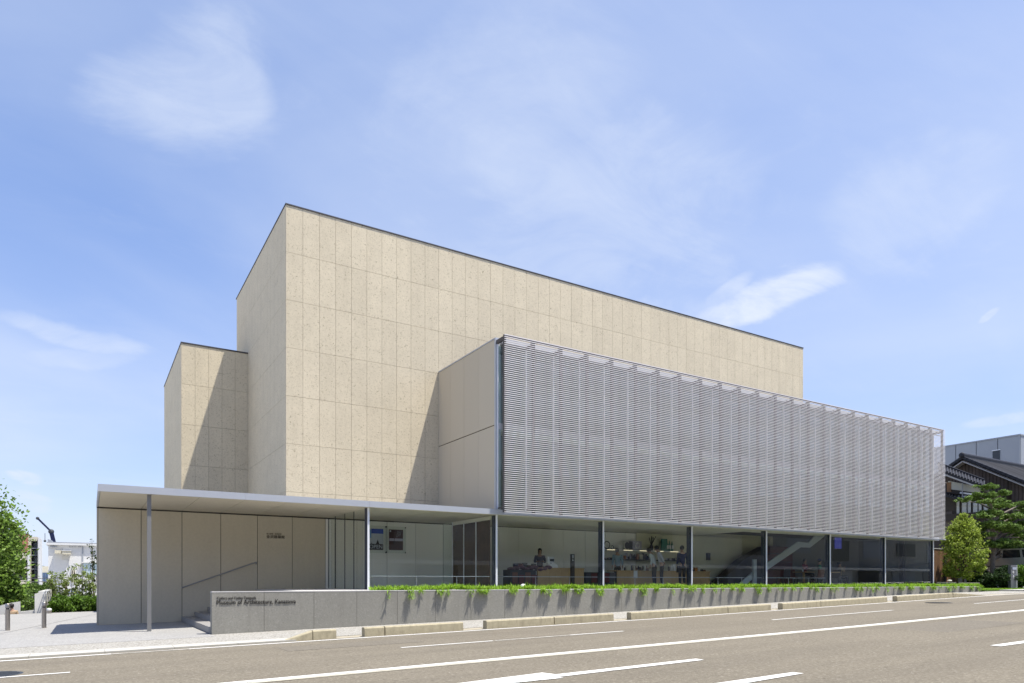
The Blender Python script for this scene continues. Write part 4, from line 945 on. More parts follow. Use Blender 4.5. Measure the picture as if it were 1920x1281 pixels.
def tree(name, label, base, trunk, limbs, blobs, n, size, leafm, barkm, r0, shell=0.5, flat=0.0, group=None, lng=1.5, loose=()):
    t_ = thing(name, label, 'tree', group, base)
    st = MB().tube(trunk, [r0 * (1 - 0.75 * i / (len(trunk) - 1)) for i in range(len(trunk))], 9)
    for (a, b) in limbs:
        a = Vector(a); b = Vector(b); mid = a.lerp(b, 0.5) + Vector((0, 0, 0.08 * (b - a).length)); st.tube([a, mid, b], [r0 * 0.42, r0 * 0.28, r0 * 0.1], 6)
    st.build('trunk', barkm, t_, True)
    mb = MB(); leaves(mb, blobs, n, size, shell, flat, lng)
    for (c_, r_, n_) in loose: leaves(mb, [(c_, r_)], n_, size, 0.3, flat, lng)
    mb.build('crown', leafm, t_)
    return t_
def crown(c, rad, n, cr, hollow=0.45):
    out = []
    for _ in range(n):
        d = Vector((R.gauss(0, 1), R.gauss(0, 1), R.gauss(0, 1))).normalized() * (hollow + (1 - hollow) * R.random())
        k = cr * R.uniform(0.6, 1.35); out.append(((c[0] + d.x * rad[0], c[1] + d.y * rad[1], c[2] + d.z * rad[2]), (k, k, k * 0.7)))
    return out
# trees at the left edge
def left_tree(u, Y, ztop, rad, label, m, n, zc=None):
    x = xs(u, Y); b = (x, Y, -3.2); h_ = ztop + 3.2; zc = zc or h_ - rad[2]
    bl = crown((0, 0, zc), rad, 110, 0.27)
    tree('broadleaf_tree', label, b, [(0, 0, 0), (0.1, 0, h_ * .3), (0.0, 0.1, h_ * .6), (0, 0, h_ * .92)], [((0, 0, h_ * .45), (c[0] * .8, c[1] * .8, c[2])) for c, r in bl[:14]], bl, n, 0.13, m, 'bark', 0.16, 0.2, loose=(((0, 0, zc), (rad[0] * 1.15, rad[1], rad[2] * 1.08), int(n * 0.18)),))
left_tree(-38, 42, 6.1, (1.9, 1.6, 3.6), 'tall bright green tree filling the left edge of the photo', 'leaf_fresh', 27000)
left_tree(-2, 47, 5.2, (0.95, 1.0, 1.9), 'darker tree whose crown hides the left side of the red brick block', 'leaf_mid', 6000)
left_tree(-5, 44, 2.0, (1.1, 1.0, 1.3), 'lower leafy tree behind the man on the steps', 'leaf_mid', 6000)
for (u, Y, v0, v1, w, l) in ((70, 52, 1092, 1118, 1.0, 'small round tree between the apartment block and the tall concrete wall'), (50, 48, 1120, 1148, 1.3, 'low bush above the knee high pale wall'), (20, 46, 1108, 1135, 1.2, 'low bush above the sloping wall at the left edge')):
    p = at(u, v0, Y); q = at(u, v1, Y); hc = (p.z - q.z) / 2; base = (p.x, Y, -3.2); zc = (p.z + q.z) / 2 + 3.2
    tree('small_tree', l, base, [(0, 0, 0), (0, 0.05, zc * .6), (0, 0, zc)], [((0, 0, zc * .6), (.3, 0, zc)), ((0, 0, zc * .6), (-.3, 0, zc))], crown((0, 0, zc), (w * .8, w * .7, hc * .8), 16, 0.28), 2600, 0.10, 'leaf_mid', 'bark', 0.07)

# white building with the crane behind
YB = 70
wb = thing('white_building', 'plain white building with a blue pale window, behind the thin shrubs', 'building')
a = at(90.5, 1022, YB); xr = 14.0
B(a.x, xr, YB, YB + 18, -3.2, a.z).build('wall', 'white_wall', wb)
B(a.x - 0.15, xr + 0.1, YB - 0.25, YB + 18.1, a.z + 0.01, a.z + 0.18).build('roof_edge', 'white_wall', wb)
B(a.x - 0.1, xr, YB - 0.2, YB + 18.05, a.z + 0.19, a.z + 0.26).build('roof_cap', 'grey_cladding', wb)
def wbox(u0, u1, v0, v1, d0, d1, name, m, par=None, Y=YB):
    p = at(u0, v0, Y); q = at(u1, v1, Y); return B(p.x, q.x, Y - d1, Y - d0, q.z, p.z).build(name, m, par or wb)
wbox(154, 156, 1024, 1105, 0.01, 0.06, 'downpipe', 'grey_cladding'); o = wbox(155.5, 190, 1056, 1078, 0.01, 0.05, 'window', 'window_pale')
for u in (163, 171): wbox(u, u + 0.8, 1056, 1078, 0.055, 0.09, 'mullion', 'white_metal', o)
wbox(153, 190, 1054, 1056, 0.01, 0.25, 'lintel', 'white_wall')
wbox(103, 115, 1032, 1038, 0.01, 0.5, 'vent_box', 'cream_wall'); o = wbox(117, 133, 1034, 1040, 0.01, 0.9, 'balcony', 'cream_wall'); wbox(116, 134, 1032.6, 1034, 0.005, 0.95, 'balcony_rail', 'white_wall', o)
wbox(94, 107, 1025, 1026.5, 0.01, 0.2, 'ledge', 'grey_cladding'); wbox(116, 130, 1041.5, 1050, 0.01, 0.03, 'recess_panel', 'concrete')
wbox(128, 129, 1050, 1071, 0.01, 0.05, 'pipe', 'grey_cladding'); wbox(116, 117, 1028, 1034, 0.01, 0.05, 'pipe', 'grey_cladding')
wbox(134, 141, 1069, 1092, 0.01, 0.1, 'tan_window', 'cream_wall'); wbox(135, 136.5, 1070, 1092, 0.105, 0.12, 'window_slit', 'window_dark'); wbox(138.6, 140, 1070, 1092, 0.105, 0.12, 'window_slit', 'window_dark')
for v in (1024.5, 1061):
    for u in (130, 135, 140, 147, 150): wbox(u, u + 1.4, v, v + 1.6, 0.01, 0.2, 'wall_vent', 'grey_cladding')
for i in range(6): wbox(129 + i * 4, 131 + i * 4, 1104, 1114, 0.01, 0.03, 'low_window', 'window_blue')
cr = thing('crane', 'dark crane boom rising from behind the flat roof of the white building', 'crane')
Yc = 96
p0, p1, p2 = at(104, 1030, Yc), at(96, 997, Yc), at(70.5, 972, Yc)
MB().bar(p0, p1, 0.42, 0.42, (0, 1, 0)).build('boom', 'cloth_navy', cr); MB().bar(p1, p2, 0.2, 0.2, (0, 1, 0)).build('jib', 'cloth_navy', cr)
MB().sphere(p1, 0.3, 8, 6).build('joint_head', 'dark_metal', cr); MB().tube([p1 + Vector((-.6, 0, -.2)), p1 + Vector((-.6, 0, -1.0))], 0.03, 5).build('hoist_rope', 'dark_metal', cr); MB().sphere(p1 + Vector((-.6, 0, -1.1)), .14, 6, 5).build('hook', 'dark_metal', cr)
MB().sphere(p2, 0.18, 8, 6).build('jib_tip', 'dark_metal', cr)
o = MB().prism([at(89.5, 1024, 86), at(103, 1024, 86), at(97, 1013, 86), at(89.5, 1011, 86)], (0, 6, 0)).build('roof_shed', 'grey_cladding'); tag(o, 'small grey sloping roof structure under the crane boom', 'roof')

# apartment block with banded balconies and the stair tower
Ya = 92
ab = thing('apartment_block', 'cream apartment block with dark window bands and a red brick top, behind the left tree', 'building')
def abox(u0, u1, v0, v1, d0, d1, name, m, par=None, Y=Ya):
    p = at(u0, v0, Y); q = at(u1, v1, Y); return B(p.x, q.x, Y - d1, Y - d0, q.z, p.z).build(name, m, par or ab)
abox(-20, 54, 1035, 1170, -10, 0, 'wall', 'dark_wood'); abox(-20, 51, 999, 1034.8, -12, -1, 'brick_top', 'brick_red'); abox(-20, 51.6, 998, 999.2, -12, -0.9, 'roof_edge', 'coping')
for (v0, v1) in ((1037, 1051), (1063, 1075), (1088, 1099.5), (1112, 1125)):
    abox(-20, 53, v0, v1, 0.01, 1.2, 'balcony_band', 'cream_wall')
for (v0, v1) in ((1051, 1063), (1075, 1088), (1099.5, 1112)):
    for k in range(9):
        u = -18 + k * 8; o = abox(u, u + 7, v0 + 1.5, v1, 0.01, 0.06, 'window', 'window_dark'); abox(u + 3.3, u + 3.7, v0 + 1.5, v1, 0.065, 0.1, 'mullion', 'white_metal', o)
abox(53.2, 56.5, 1034, 1140, 0.0, 1.3, 'corner_pier', 'white_wall'); o = abox(36.5, 40.5, 1021.5, 1023.5, -0.99, -0.9, 'sign_panel', 'white_goods')
abox(26, 30, 1012, 1018, -0.99, -0.9, 'window', 'window_dark')
tw = thing('stair_tower', 'pale stair tower with blue glazed landings right of the brick block', 'building')
def tbox(*a, **k): return abox(*a, par=tw, **k)
tbox(51.5, 60.5, 1007, 1130, -6, 1.8, 'tower_wall', 'cream_wall', Y=Ya + 3); tbox(60.6, 71.5, 1008, 1016, -6, 1.8, 'top_panel', 'cream_wall', Y=Ya + 3); tbox(73, 75.5, 1009, 1118, -4, 2.0, 'tower_fin', 'white_wall', Y=Ya + 3)
tbox(60.6, 72.9, 1016.2, 1130, -6, 0.0, 'tower_core', 'window_blue', Y=Ya + 3)
for k in range(8):
    v = 1018 + k * 12.8
    tbox(60.6, 72.9, v + 10.5, v + 12, 0.02, 1.6, 'landing', 'grey_cladding', Y=Ya + 3); o = tbox(65, 70, v + 0.5, v + 10, 0.02, 0.3, 'window', 'window_pale', Y=Ya + 3); tbox(67.2, 67.8, v + .5, v + 10, 0.31, 0.4, 'mullion', 'white_metal', o, Y=Ya + 3) if False else None
    tbox(62, 64.2, v + 1.5, v + 9, 0.02, 0.2, 'window', 'window_dark', Y=Ya + 3); tbox(71, 72.7, v + 2, v + 9, 0.02, 0.2, 'window', 'window_dark', Y=Ya + 3)
fb = thing('far_building', 'low far building with blue windows in the gap below the wooded hill', 'building')
p = at(75, 1062, 140); q = at(92, 1062, 140); B(p.x - 6, q.x + 3, 140, 150, -3.2, p.z).build('wall', 'cream_wall', fb)
for k in range(4):
    for r in range(2):
        a = at(76.5 + k * 3.6, 1074 + r * 9, 139.9); B(a.x, a.x + 0.26 * 1.2, 139.85, 139.99, a.z - 0.75, a.z).build('window', 'window_blue', fb)
mb = MB(); n = 60; X0, X1 = -160, 60
def hh(x): return 24 + 9 * sin(x * 0.021 + 1.0) + 3.2 * sin(x * 0.09) + 1.6 * sin(x * 0.31 + 2) + 0.8 * sin(x * 0.9)
for i in range(n * 4):
    a = X0 + (X1 - X0) * i / (n * 4); b = X0 + (X1 - X0) * (i + 1) / (n * 4); 
    for (ya, ka, yb, kb) in ((430, -0.2, 445, .55), (445, .55, 470, .85), (470, .85, 500, 1.0), (500, 1.0, 540, .8)):
        mb.face([(a, ya, hh(a + ya) * ka * 0.62), (b, ya, hh(b + ya) * ka * 0.62), (b, yb, hh(b + yb) * kb * 0.62), (a, yb, hh(a + yb) * kb * 0.62)])
struct(mb.build('wooded_hill', 'hill_green'))
for (v, l) in ((1083, 'upper thin black cable crossing in front of the apartment block'), (1089, 'lower thin black cable crossing in front of the apartment block')):
    P = [at(10 + 16 * i, v + 3 * sin(i / 10 * pi) - i * 0.25, 60) for i in range(11)]; tag(MB().tube(P, 0.025, 5).build('cable', 'dark_metal'), l, 'cable')

# ------------------------------------------------------------------ right of the museum
# grey clad building far back
Xg = 75.0
gb = thing('grey_building', 'tall grey clad building with one dark window behind the tiled roofs', 'building')
c = atX(1913, 816.5, Xg); yb = 60.0
B(Xg + 0.1, Xg + 40, c.y + 0.1, yb, 1.0, c.z - 0.1).build('wall_core', 'joint', gb)
w_ = 1.9; k = 0; y = c.y
while y < yb - 0.1:
    y1 = min(y + w_, yb); B(Xg, Xg + 0.09, y + 0.03, y1 - 0.03, 1.0, c.z).build('cladding_panel', 'grey_cladding', gb); y = y1
for k in range(12): B(Xg + 0.1 + k * 1.9 + 0.02, Xg + 0.1 + (k + 1) * 1.9 - 0.02, c.y, c.y + 0.09, 1.0, c.z).build('cladding_panel', 'grey_cladding', gb)
B(Xg - 0.06, Xg + 40, c.y - 0.06, yb, c.z + 0.01, c.z + 0.14).build('parapet_cap', 'grey_cladding', gb)
a = atX(1875, 866, Xg); b = atX(1861.5, 846, Xg); o = B(Xg - 0.04, Xg - 0.01, a.y, b.y, a.z - 0.6, b.z).build('window', 'window_dark', gb); B(Xg - 0.07, Xg - 0.045, a.y - 0.06, b.y + 0.06, b.z + 0.0, b.z + 0.07).build('window_frame', 'white_metal', o)

# traditional house
Xh = 58.0
hs = thing('traditional_house', 'traditional wooden house with dark tiled gable roofs behind the pine', 'house')
ap = atX(1815, 852, Xh); ap.z -= 0.36; sl_ = 0.58
def zr(y): return ap.z - sl_ * abs(y - ap.y)
y0, y1 = ap.y - 7.2, ap.y + 5.8
zb = 1.5
# gable boards: one tall board per strip
y = y0 + 0.9; k = 0
while y < y1 - 0.9:
    w = 0.24; yc = y + w / 2; MB().hexa([(Xh, y + 0.012, zb), (Xh + 0.04, y + 0.012, zb), (Xh + 0.04, y + w - 0.012, zb), (Xh, y + w - 0.012, zb), (Xh, y + 0.012, zr(y + 0.012) - 0.25), (Xh + 0.04, y + 0.012, zr(y + 0.012) - 0.25), (Xh + 0.04, y + w - 0.012, zr(y + w - 0.012) - 0.25), (Xh, y + w - 0.012, zr(y + w - 0.012) - 0.25)]).build('wall_board', 'board', hs)
    B(Xh - 0.03, Xh - 0.001, y - 0.012, y + 0.012, zb, zr(y) - 0.3).build('batten', 'dark_wood', hs); y += w
MB().prism([(Xh + 0.045, y0 + 0.9, zb), (Xh + 0.045, y1 - 0.9, zb), (Xh + 0.045, y1 - 0.9, zr(y1 - 0.9) - 0.28), (Xh + 0.045, ap.y, ap.z - 0.28), (Xh + 0.045, y0 + 0.9, zr(y0 + 0.9) - 0.28)], (12, 0, 0)).build('wall', 'board', hs)
for s_, ye in ((-1, y0), (1, y1)):
    E_ = (Xh - 0.75, ye, zr(ye)); T_ = (Xh - 0.75, ap.y, ap.z)
    mb = MB().prism([(Xh - 0.75, ye, zr(ye) - 0.10), (Xh - 0.75, ap.y, ap.z - 0.10), (Xh - 0.75, ap.y, ap.z + 0.02), (Xh - 0.75, ye, zr(ye) + 0.02)], (14, 0, 0)); r_ = mb.build('roof', 'tile', hs)
    mb = MB(); n = 50
    for k in range(n):
        x = Xh - 0.68 + k * 0.27; mb.tube([(x, ye - s_ * 0.0, zr(ye) + 0.05), (x, ap.y, ap.z + 0.05)], 0.07, 6)
    stuff(mb.build('tile_rib', 'rib_tile', r_))
    nt_ = 22
    for k in range(nt_):                       # verge tiles along the gable edge
        ya = ye + (ap.y - ye) * k / nt_; yb_ = ye + (ap.y - ye) * (k + 1) / nt_
        MB().bar((Xh - 0.80, ya, zr(ya) + 0.05), (Xh - 0.80, yb_ - 0.02 * s_ * -1, zr(yb_) + 0.03), 0.24, 0.20).build('verge_tile', 'tile', r_)
    MB().bar((Xh - 0.72, ye, zr(ye) - 0.26), (Xh - 0.72, ap.y, ap.z - 0.26), 0.07, 0.26, (1, 0, 0)).build('bargeboard', 'rafter', hs)
    MB().bar((Xh - 0.35, ye, zr(ye) - 0.2), (Xh - 0.35, ap.y, ap.z - 0.2), 0.6, 0.06).build('eave_lining', 'rafter', hs)
mb = MB().tube([(Xh - 0.95, ap.y, ap.z + 0.22), (Xh + 13, ap.y, ap.z + 0.22)], 0.18, 10).box(Xh - 0.9, Xh + 13, ap.y - 0.15, ap.y + 0.15, ap.z, ap.z + 0.2); mb.build('ridge_tiles', 'tile', hs)
MB().sphere((Xh - 0.95, ap.y, ap.z + 0.2), (0.12, 0.22, 0.22), 10, 8).build('ridge_end_tile', 'tile', hs)
a = atX(1891, 918, Xh - 0.06); b = atX(1891, 890, Xh - 0.06); B(Xh - 0.09, Xh - 0.06, a.y - 0.03, a.y + 0.03, a.z, b.z).build('board_edge', 'dark_wood', hs)
# front wing: roof, plaster band, windows
Xw = 54.0
A1, A2, A3, A4 = atX(1760, 880, Xw), atX(1845, 911, Xw), atX(1845, 903, Xw + 1.4), atX(1760, 871, Xw + 1.4)
wr = MB().prism([A1, A2, A3, A4], (0, 0, -0.14)).build('wing_roof', 'tile', hs)
n = 15
for k in range(n + 1):
    p = A1.lerp(A2, k / n); q = A4.lerp(A3, k / n); MB().tube([p + Vector((-0.03, 0, 0.03)), q + Vector((0, 0, 0.03))], 0.07, 7).build('roll_tile', 'tile', wr)
MB().bar(A1 + Vector((0.05, 0, -0.24)), A2 + Vector((0.05, 0, -0.24)), 0.10, 0.18, (1, 0, 0)).build('bargeboard', 'rafter', hs)
MB().bar(A4 + Vector((0.0, 0, 0.1)), A3 + Vector((0, 0, 0.1)), 0.25, 0.16).build('ridge_tiles', 'tile', wr)
Xv = Xw + 0.5
def hbox(u0, u1, v0, v1, d0, d1, name, m, par=None, X=Xv):
    p = atX(u0, v0, X); q = atX(u1, v1, X); return B(X - d1, X - d0, min(p.y, q.y), max(p.y, q.y), min(p.z, q.z), max(p.z, q.z)).build(name, m, par or hs)
wy0, wy1 = atX(1852, 900, Xv).y, atX(1740, 900, Xv).y
MB().prism([(Xv, wy0, zb), (Xv, wy1, zb), (Xv, wy1, atX(1760, 897, Xv).z), (Xv, wy0, atX(1850, 922, Xv).z)], (3.9, 0, 0)).build('wing_wall', 'dark_wood', hs)
MB().prism([atX(1778, 917, Xv - 0.03), atX(1838, 925, Xv - 0.03), atX(1838, 913, Xv - 0.03), atX(1778, 902, Xv - 0.03)], (0.02, 0, 0)).build('plaster_band', 'plaster', hs)
MB().bar(atX(1740, 921, Xv - 0.06), atX(1845, 929, Xv - 0.06), 0.10, 0.10, (1, 0, 0)).build('beam', 'dark_wood', hs)
MB().bar(atX(1800, 924, Xv - 0.1), atX(1845, 929.5, Xv - 0.1), 0.12, 0.05, (1, 0, 0)).build('window_hood', 'white_goods', hs)
for i, (u0, u1) in enumerate(((1794, 1799.5), (1804, 1813), (1815, 1821), (1825, 1833.5), (1835.5, 1841), (1845, 1853))):
    o = hbox(u0, u1, 930, 968 if i != 2 else 966, 0.03, 0.06, 'window', 'paper_pane'); hbox(u0, u1, 948.5, 949.5, 0.065, 0.08, 'glazing_bar', 'plaster', o); hbox(u0 - 0.7, u0, 928, 970, 0.03, 0.10, 'frame', 'dark_wood', o)
hbox(1740, 1856, 968, 972, 0.02, 0.2, 'window_sill', 'dark_wood')
hbox(1774, 1786, 960, 1010, 0.01, 0.03, 'wall_panel', 'board'); hbox(1776, 1784, 905, 925, 0.01, 0.05, 'post_board', 'fence_wood')
lo = MB().prism([atX(1760, 925, Xv - 1.0), atX(1806, 938, Xv - 1.0), atX(1806, 934, Xv), atX(1760, 922, Xv)], (0, 0, -0.1)).build('porch_roof', 'tile', hs)
for k in range(10):
    p = atX(1760, 925, Xv - 1.0).lerp(atX(1806, 938, Xv - 1.0), k / 9); q = atX(1760, 922, Xv).lerp(atX(1806, 934, Xv), k / 9); MB().tube([p + Vector((0, 0, .03)), q + Vector((0, 0, .03))], 0.06, 6).build('roll_tile', 'tile', lo)
MB().bar(atX(1804.5, 906, Xv - .2), atX(1804.5, 930, Xv - .2), 0.05, 0.05).build('downpipe', 'grey_paint', hs)

# wooden fence behind the end of the screen
fe = thing('wooden_fence', 'tall fence of narrow reddish brown boards behind the right end of the glass', 'fence')
Yf = 24.0; x = 42.2; top = at(1765, 1030, Yf).z
while x < 51.0:
    B(x, x + 0.135, Yf, Yf + 0.03, 0.95, top).build('board', 'fence_wood', fe); x += 0.15
B(42.1, 51.1, Yf + 0.031, Yf + 0.09, top - 0.3, top - 0.18).build('rail', 'dark_wood', fe); B(42.1, 51.1, Yf - 0.03, Yf + 0.1, top + 0.002, top + 0.05).build('cap_rail', 'concrete', fe)
p = at(1772, 1000, Yf - 0.06); B(p.x - 0.05, p.x + 0.05, Yf - 0.1, Yf - 0.01, 0.86, top - 0.4).build('dark_post', 'dark_metal', fe)
B(42.1, 51.1, Yf - 0.02, Yf + 0.2, 0.86, 0.945).build('base', 'concrete', fe)

# car on the raised ground
cr_ = thing('parked_car', 'silver estate car half hidden behind the pine and the dark shrubs', 'car')
pc = at(1878, 1091, 23.0); axis = atan2(-0.30, 1.0)
cr_.location = (51.0, 21.9, 1.755); cr_.rotation_euler = (0, 0, radians(-90))
side = [(-2.3, 0.35), (-2.32, 0.75), (-2.2, 0.98), (-1.35, 1.08), (-0.62, 1.62), (-0.3, 1.70), (1.9, 1.68), (2.28, 1.15), (2.32, 0.4)]
MB().prism([(x, -0.86, z) for x, z in [(-2.3, 0.35), (2.32, 0.35), (2.36, 1.02), (2.28, 1.12), (-1.35, 1.08), (-2.2, 0.98), (-2.33, 0.75)]], (0, 1.72, 0)).build('body', 'car_paint', cr_)
MB().prism([(x, -0.76, z) for x, z in [(-1.38, 1.09), (2.2, 1.12), (1.95, 1.60), (-0.6, 1.60)]], (0, 1.52, 0)).build('window_band', 'window_dark', cr_)
MB().prism([(x, -0.79, z) for x, z in [(-0.66, 1.605), (1.97, 1.605), (1.85, 1.70), (-0.35, 1.70)]], (0, 1.58, 0)).build('roof', 'car_paint', cr_)
for (x0, x1) in ((-1.40, -0.62), (0.28, 0.34), (1.45, 1.38), (2.2, 1.93)):
    for sy in (-0.79, 0.73): MB().hexa([(x0, sy, 1.10), (x0 + 0.13, sy, 1.10), (x0 + 0.13, sy + 0.06, 1.10), (x0, sy + 0.06, 1.10), (x1, sy, 1.62), (x1 + 0.11, sy, 1.62), (x1 + 0.11, sy + 0.06, 1.62), (x1, sy + 0.06, 1.62)]).build('pillar', 'car_paint', cr_)
for sx in (-1.45, 1.45):
    for sy in (-0.9, 0.72):
        w = MB(); w.prism([(sx + 0.33 * cos(i * pi / 10), sy, 0.33 + 0.33 * sin(i * pi / 10)) for i in range(20)], (0, 0.18, 0)); o = w.build('wheel', 'rubber', cr_)
        MB().prism([(sx + 0.2 * cos(i * pi / 10), sy - 0.012, 0.33 + 0.2 * sin(i * pi / 10)) for i in range(20)], (0, 0.01, 0)).build('rim', 'steel', o)
for sy in (-0.72, 0.5): B(-2.36, -2.2, sy, sy + 0.24, 0.72, 0.88).build('headlight', 'white_goods', cr_)
B(-0.75, -0.55, -1.02, -0.87, 1.06, 1.2).build('wing_mirror', 'car_paint', cr_); B(0.1, 0.3, -0.885, -0.862, 0.93, 0.97).build('door_handle', 'steel', cr_); B(-2.3, 2.3, -0.875, -0.861, 0.55, 0.60).build('side_trim', 'rubber', cr_)

# sign pillar
p = at(1895.5, 1104, 19.6); q = at(1906.5, 1060, 19.6)
sp = thing('sign_pillar', 'dark grey sign pillar with white arrows beside the road at the right edge', 'sign', loc=(p.x, 19.6, 0.86))
w = q.x - p.x; hz_ = q.z - 0.86
B(0, w, 0, 0.16, 0, hz_).build('pillar_body', 'sign_grey', sp); B(w + 0.001, w + 0.035, -0.005, 0.165, 0, hz_ + 0.01).build('edge_strip', 'sign_white', sp)
B(0.08, 0.17, -0.008, -0.002, hz_ - 0.26, hz_ - 0.13).build('icon', 'window_dark', sp); B(0.2, w - 0.06, -0.008, -0.002, hz_ - 0.27, hz_ - 0.12).build('icon', 'sign_pale', sp)
def arrow(cx, cz, s, ang, nm):
    a = ang; mb = MB(); R_ = lambda x, z: (cx + x * cos(a) - z * sin(a), -0.01, cz + x * sin(a) + z * cos(a))
    mb.prism([R_(-s, 0), R_(0, -s * .9), R_(s * .25, -s * .9), R_(-s * .45, -s * .12), R_(s, -s * .12), R_(s, s * .12), R_(-s * .45, s * .12), R_(s * .25, s * .9), R_(0, s * .9)], (0, 0.006, 0)); mb.build(nm, 'sign_white', sp)
arrow(w * .42, hz_ - 0.42, 0.095, 0, 'arrow'); arrow(w * .42, hz_ - 0.69, 0.095, -pi / 2, 'arrow')
B(0.08, w - 0.06, -0.006, -0.002, hz_ - 0.565, hz_ - 0.555).build('text_line', 'sign_pale', sp)

# low hoop rails in the grass
def hoop(u0, u1, Y, v, label):
    a = at(u0, v, Y); b = at(u1, v, Y); t_ = thing('low_rail', label, 'rail', 'low metal rails on the grass strip')
    z = 0.86; zt = 0.86 + (a.z - 0.86); MB().box(a.x, b.x, Y, Y + 0.05, a.z - 0.05, a.z).build('top_bar', 'steel', t_)
    for x in (a.x, b.x - 0.05): B(x, x + 0.05, Y + 0.001, Y + 0.049, z, a.z - 0.051).build('leg', 'steel', t_)
    return t_
t_ = hoop(1757, 1793, 20.3, 1091.5, 'left low metal rail with a dark panel beside the glass corner')
a = at(1759, 1093, 20.32); b = at(1791, 1093, 20.32); B(a.x, b.x, 20.32, 20.33, 0.95, a.z).build('dark_panel', 'sign_grey', t_)
hoop(1798, 1837, 19.8, 1092.5, 'right low metal rail standing in the grass left of the dark shrubs')
p = at(1780.5, 1083, 21.5); o = MB().lathe((p.x, 21.5, 0.86), [(0.03, 0), (0.03, 0.5), (0.13, 0.52), (0.10, 0.57), (0.02, 0.6)], 10).build('garden_lamp', 'plaster', smooth=True); tag(o, 'small mushroom shaped garden lamp in front of the wooden fence', 'lamp')
p = at(1851, 1094, 21.0); o = MB().lathe((p.x, 21.0, 0.86), [(0.06, 0), (0.065, 0.12), (0.05, 0.22), (0.01, 0.26)], 10).build('marker_stone', 'plaster', smooth=True); tag(o, 'small pale marker stone in the grass before the dark shrubs', 'stone')
mb = MB()
for i in range(9000):
    x = R.uniform(42.0, 52.0); y = 18.85 + R.random() ** 1.5 * 3.2; th = R.uniform(0, 2 * pi)
    blade(mb, (x, y, 0.86), (cos(th) * .5, sin(th) * .5, 1), R.uniform(0.05, 0.17), 0.02, 0.1)
tag(stuff(mb.build('grass', 'leaf_grass')), 'rough grass strip along the pavement at the right', 'grass')

# young bright tree
x = xs(1806, 21.6)
bl = []
for k in range(95):
    z = R.random(); zz_ = 0.75 + 3.75 * z; rr = 1.25 * sin(pi * min(1, 0.18 + z * 0.84)) ** 0.75; an = R.uniform(0, 2 * pi); q = rr * sqrt(R.random())
    s_ = R.uniform(0.16, 0.32); bl.append(((q * cos(an), q * sin(an), zz_), (s_, s_, s_ * 0.8)))
tree('young_tree', 'slender young tree with bright yellow green leaves at the end of the screen', (x, 21.6, 0.86), [(0, 0, 0), (0.05, 0, 1.4), (-0.03, 0.02, 2.8), (0, 0, 4.2)], [((0, 0, 0.5 + 0.09 * i), bl[i][0]) for i in range(20)], bl, 11000, 0.085, 'leaf_bright', 'bark', 0.055, 0.05, loose=(((0, 0, 2.4), (1.35, 1.2, 1.9), 2600), ((0.1, 0, 3.6), (0.8, 0.8, 1.0), 900)))
MB().tube([(x + 0.35, 21.3, 0.86), (x + 0.12, 21.55, 2.6)], 0.035, 6).build('support_stake', 'fence_wood'); tag(bpy.data.objects['support_stake'], 'thin wooden stake leaning against the young bright tree', 'stake')
# pine with cloud shaped pads
xp = xs(1863, 21.4); Yp_ = 21.4
def pv(u, v): q = at(u, v, Yp_); return (q.x - xp, 0, q.z - 0.9)
pads = [(1865, 912, .55, .30), (1850, 928, .55, .26), (1880, 925, .6, .28), (1868, 932, .7, .3), (1832, 935, .40, .22), (1840, 941, .5, .2), (1890, 940, .7, .3), (1905, 946, .75, .32), (1862, 950, .5, .25), (1922, 955, .8, .35), (1835, 968, .5, .22), (1852, 962, .6, .25),
        (1848, 985, .8, .3), (1880, 970, .8, .32), (1902, 968, .8, .35), (1925, 985, .8, .4), (1868, 990, .8, .32), (1892, 995, .85, .36), (1850, 1005, .8, .3), (1915, 1005, .8, .4), (1875, 1018, .9, .34), (1900, 1022, .9, .36), (1855, 1022, .6, .28), (1925, 1030, .7, .35), (1912, 1048, .5, .25), (1940, 950, .8, .4), (1945, 1000, .8, .4)]
bl = []; lm = []
for (u, v, rx, rz_) in pads:
    c = Vector(pv(u, v)); c.y = R.uniform(-0.7, 0.7); lm.append(((pv(1862, min(1050, v + 22))[0], 0, pv(1862, min(1050, v + 22))[2]), tuple(c - Vector((0, 0, 0.1)))))
    for j in range(13):
        an = R.uniform(0, 2 * pi); q = rx * 1.2 * R.uniform(.1, 1); s_ = rx * R.uniform(.26, .5); bl.append(((c.x + q * cos(an), c.y + q * sin(an), c.z + R.uniform(-.3, .45) * rz_), (s_, s_, s_ * .42)))
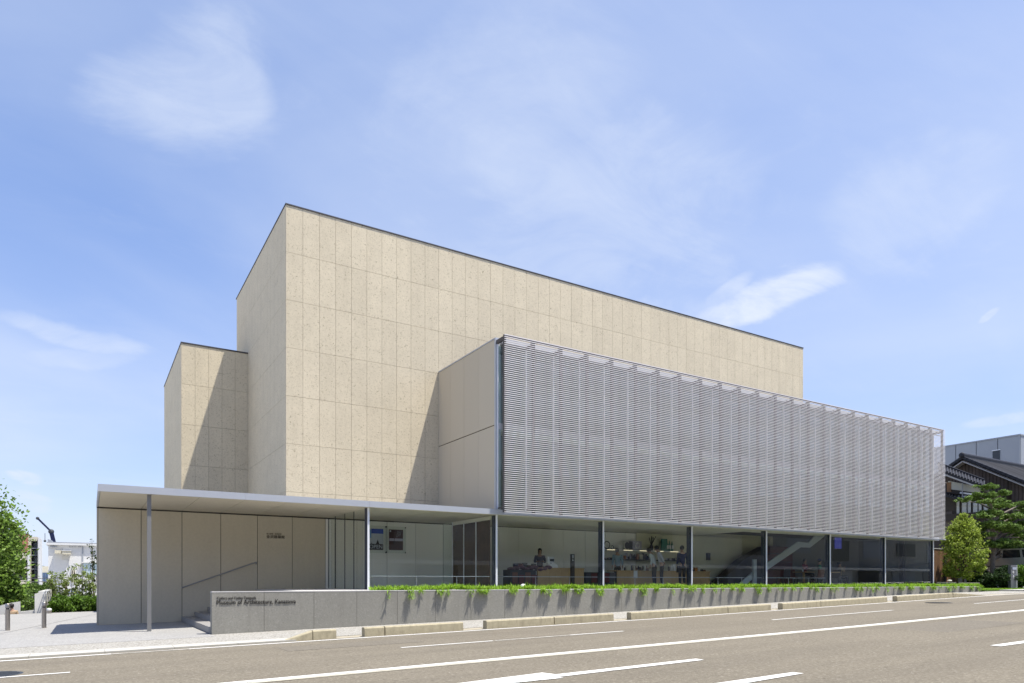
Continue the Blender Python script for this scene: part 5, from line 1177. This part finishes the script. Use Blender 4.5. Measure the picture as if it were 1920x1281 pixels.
tree('pine_tree', 'old pine with layered cloud shaped pads of needles at the right edge', (xp, Yp_, 0.9), [(0, 0, 0), (-0.15, 0, 1.5), (0.05, 0, 2.8), (-0.12, 0, 4.0), (0.05, 0, 5.4), (0.1, 0, 6.1)], lm, bl, 46000, 0.08, 'leaf_pine', 'pine_bark', 0.17, 0.25, 1.2, lng=2.6)
for (u, Y, w, h_, m, l) in ((1855, 20.6, 1.6, 1.1, 'leaf_dark', 'dark rounded shrub under the pine, left of the sign pillar'), (1885, 20.3, 1.5, 1.3, 'leaf_dark', 'dark shrub directly behind the sign pillar'), (1915, 20.0, 1.6, 1.6, 'leaf_hedge', 'green shrub cut by the right edge beside the sign pillar'), (1838, 21.2, 1.4, 1.1, 'leaf_dark', 'dark shrub between the young tree and the car')):
    x = xs(u, Y); t_ = thing('shrub', l, 'shrub', loc=(x, Y, 0.86)); mb = MB(); leaves(mb, crown((0, 0, h_ * .55), (w * .6, w * .5, h_ * .5), 24, .3, .2), 4200, 0.10, .35); mb.build('foliage', m, t_)
    st = MB(); [st.tube([(0, 0, 0), (R.uniform(-.5, .5), R.uniform(-.4, .4), h_ * .7)], 0.025, 5) for _ in range(6)]; st.build('stems', 'bark', t_)

# ------------------------------------------------------------------ far side of the road (only its reflection shows)
ob = thing('street_building', 'low building across the road, seen only as pale bands reflected in the glass', 'building')
B(-80, 420, -16, -9, -1, 11).build('wall', 'opposite_wall', ob); B(-80, 420, -8.99, -7.6, 2.75, 3.05).build('canopy', 'white_wall', ob)
for k in range(40):
    x = -60 + k * 7.5
    B(x, x + R.uniform(3.5, 6.5), -8.98, -8.9, 0.3, 2.7).build('shutter', ('grey_cladding', 'window_dark', 'white_wall', 'dark_wood')[k % 4], ob)
    B(x + 1, x + 5.5, -8.98, -8.9, 3.9 + (k % 3) * .4, 6.4).build('window', ('window_dark', 'grey_cladding')[k % 2], ob)
    if k % 3 == 0: B(x, x + 6.9, -8.98, -8.8, 7.1, 10.4).build('pale_bay', 'cream_wall', ob)
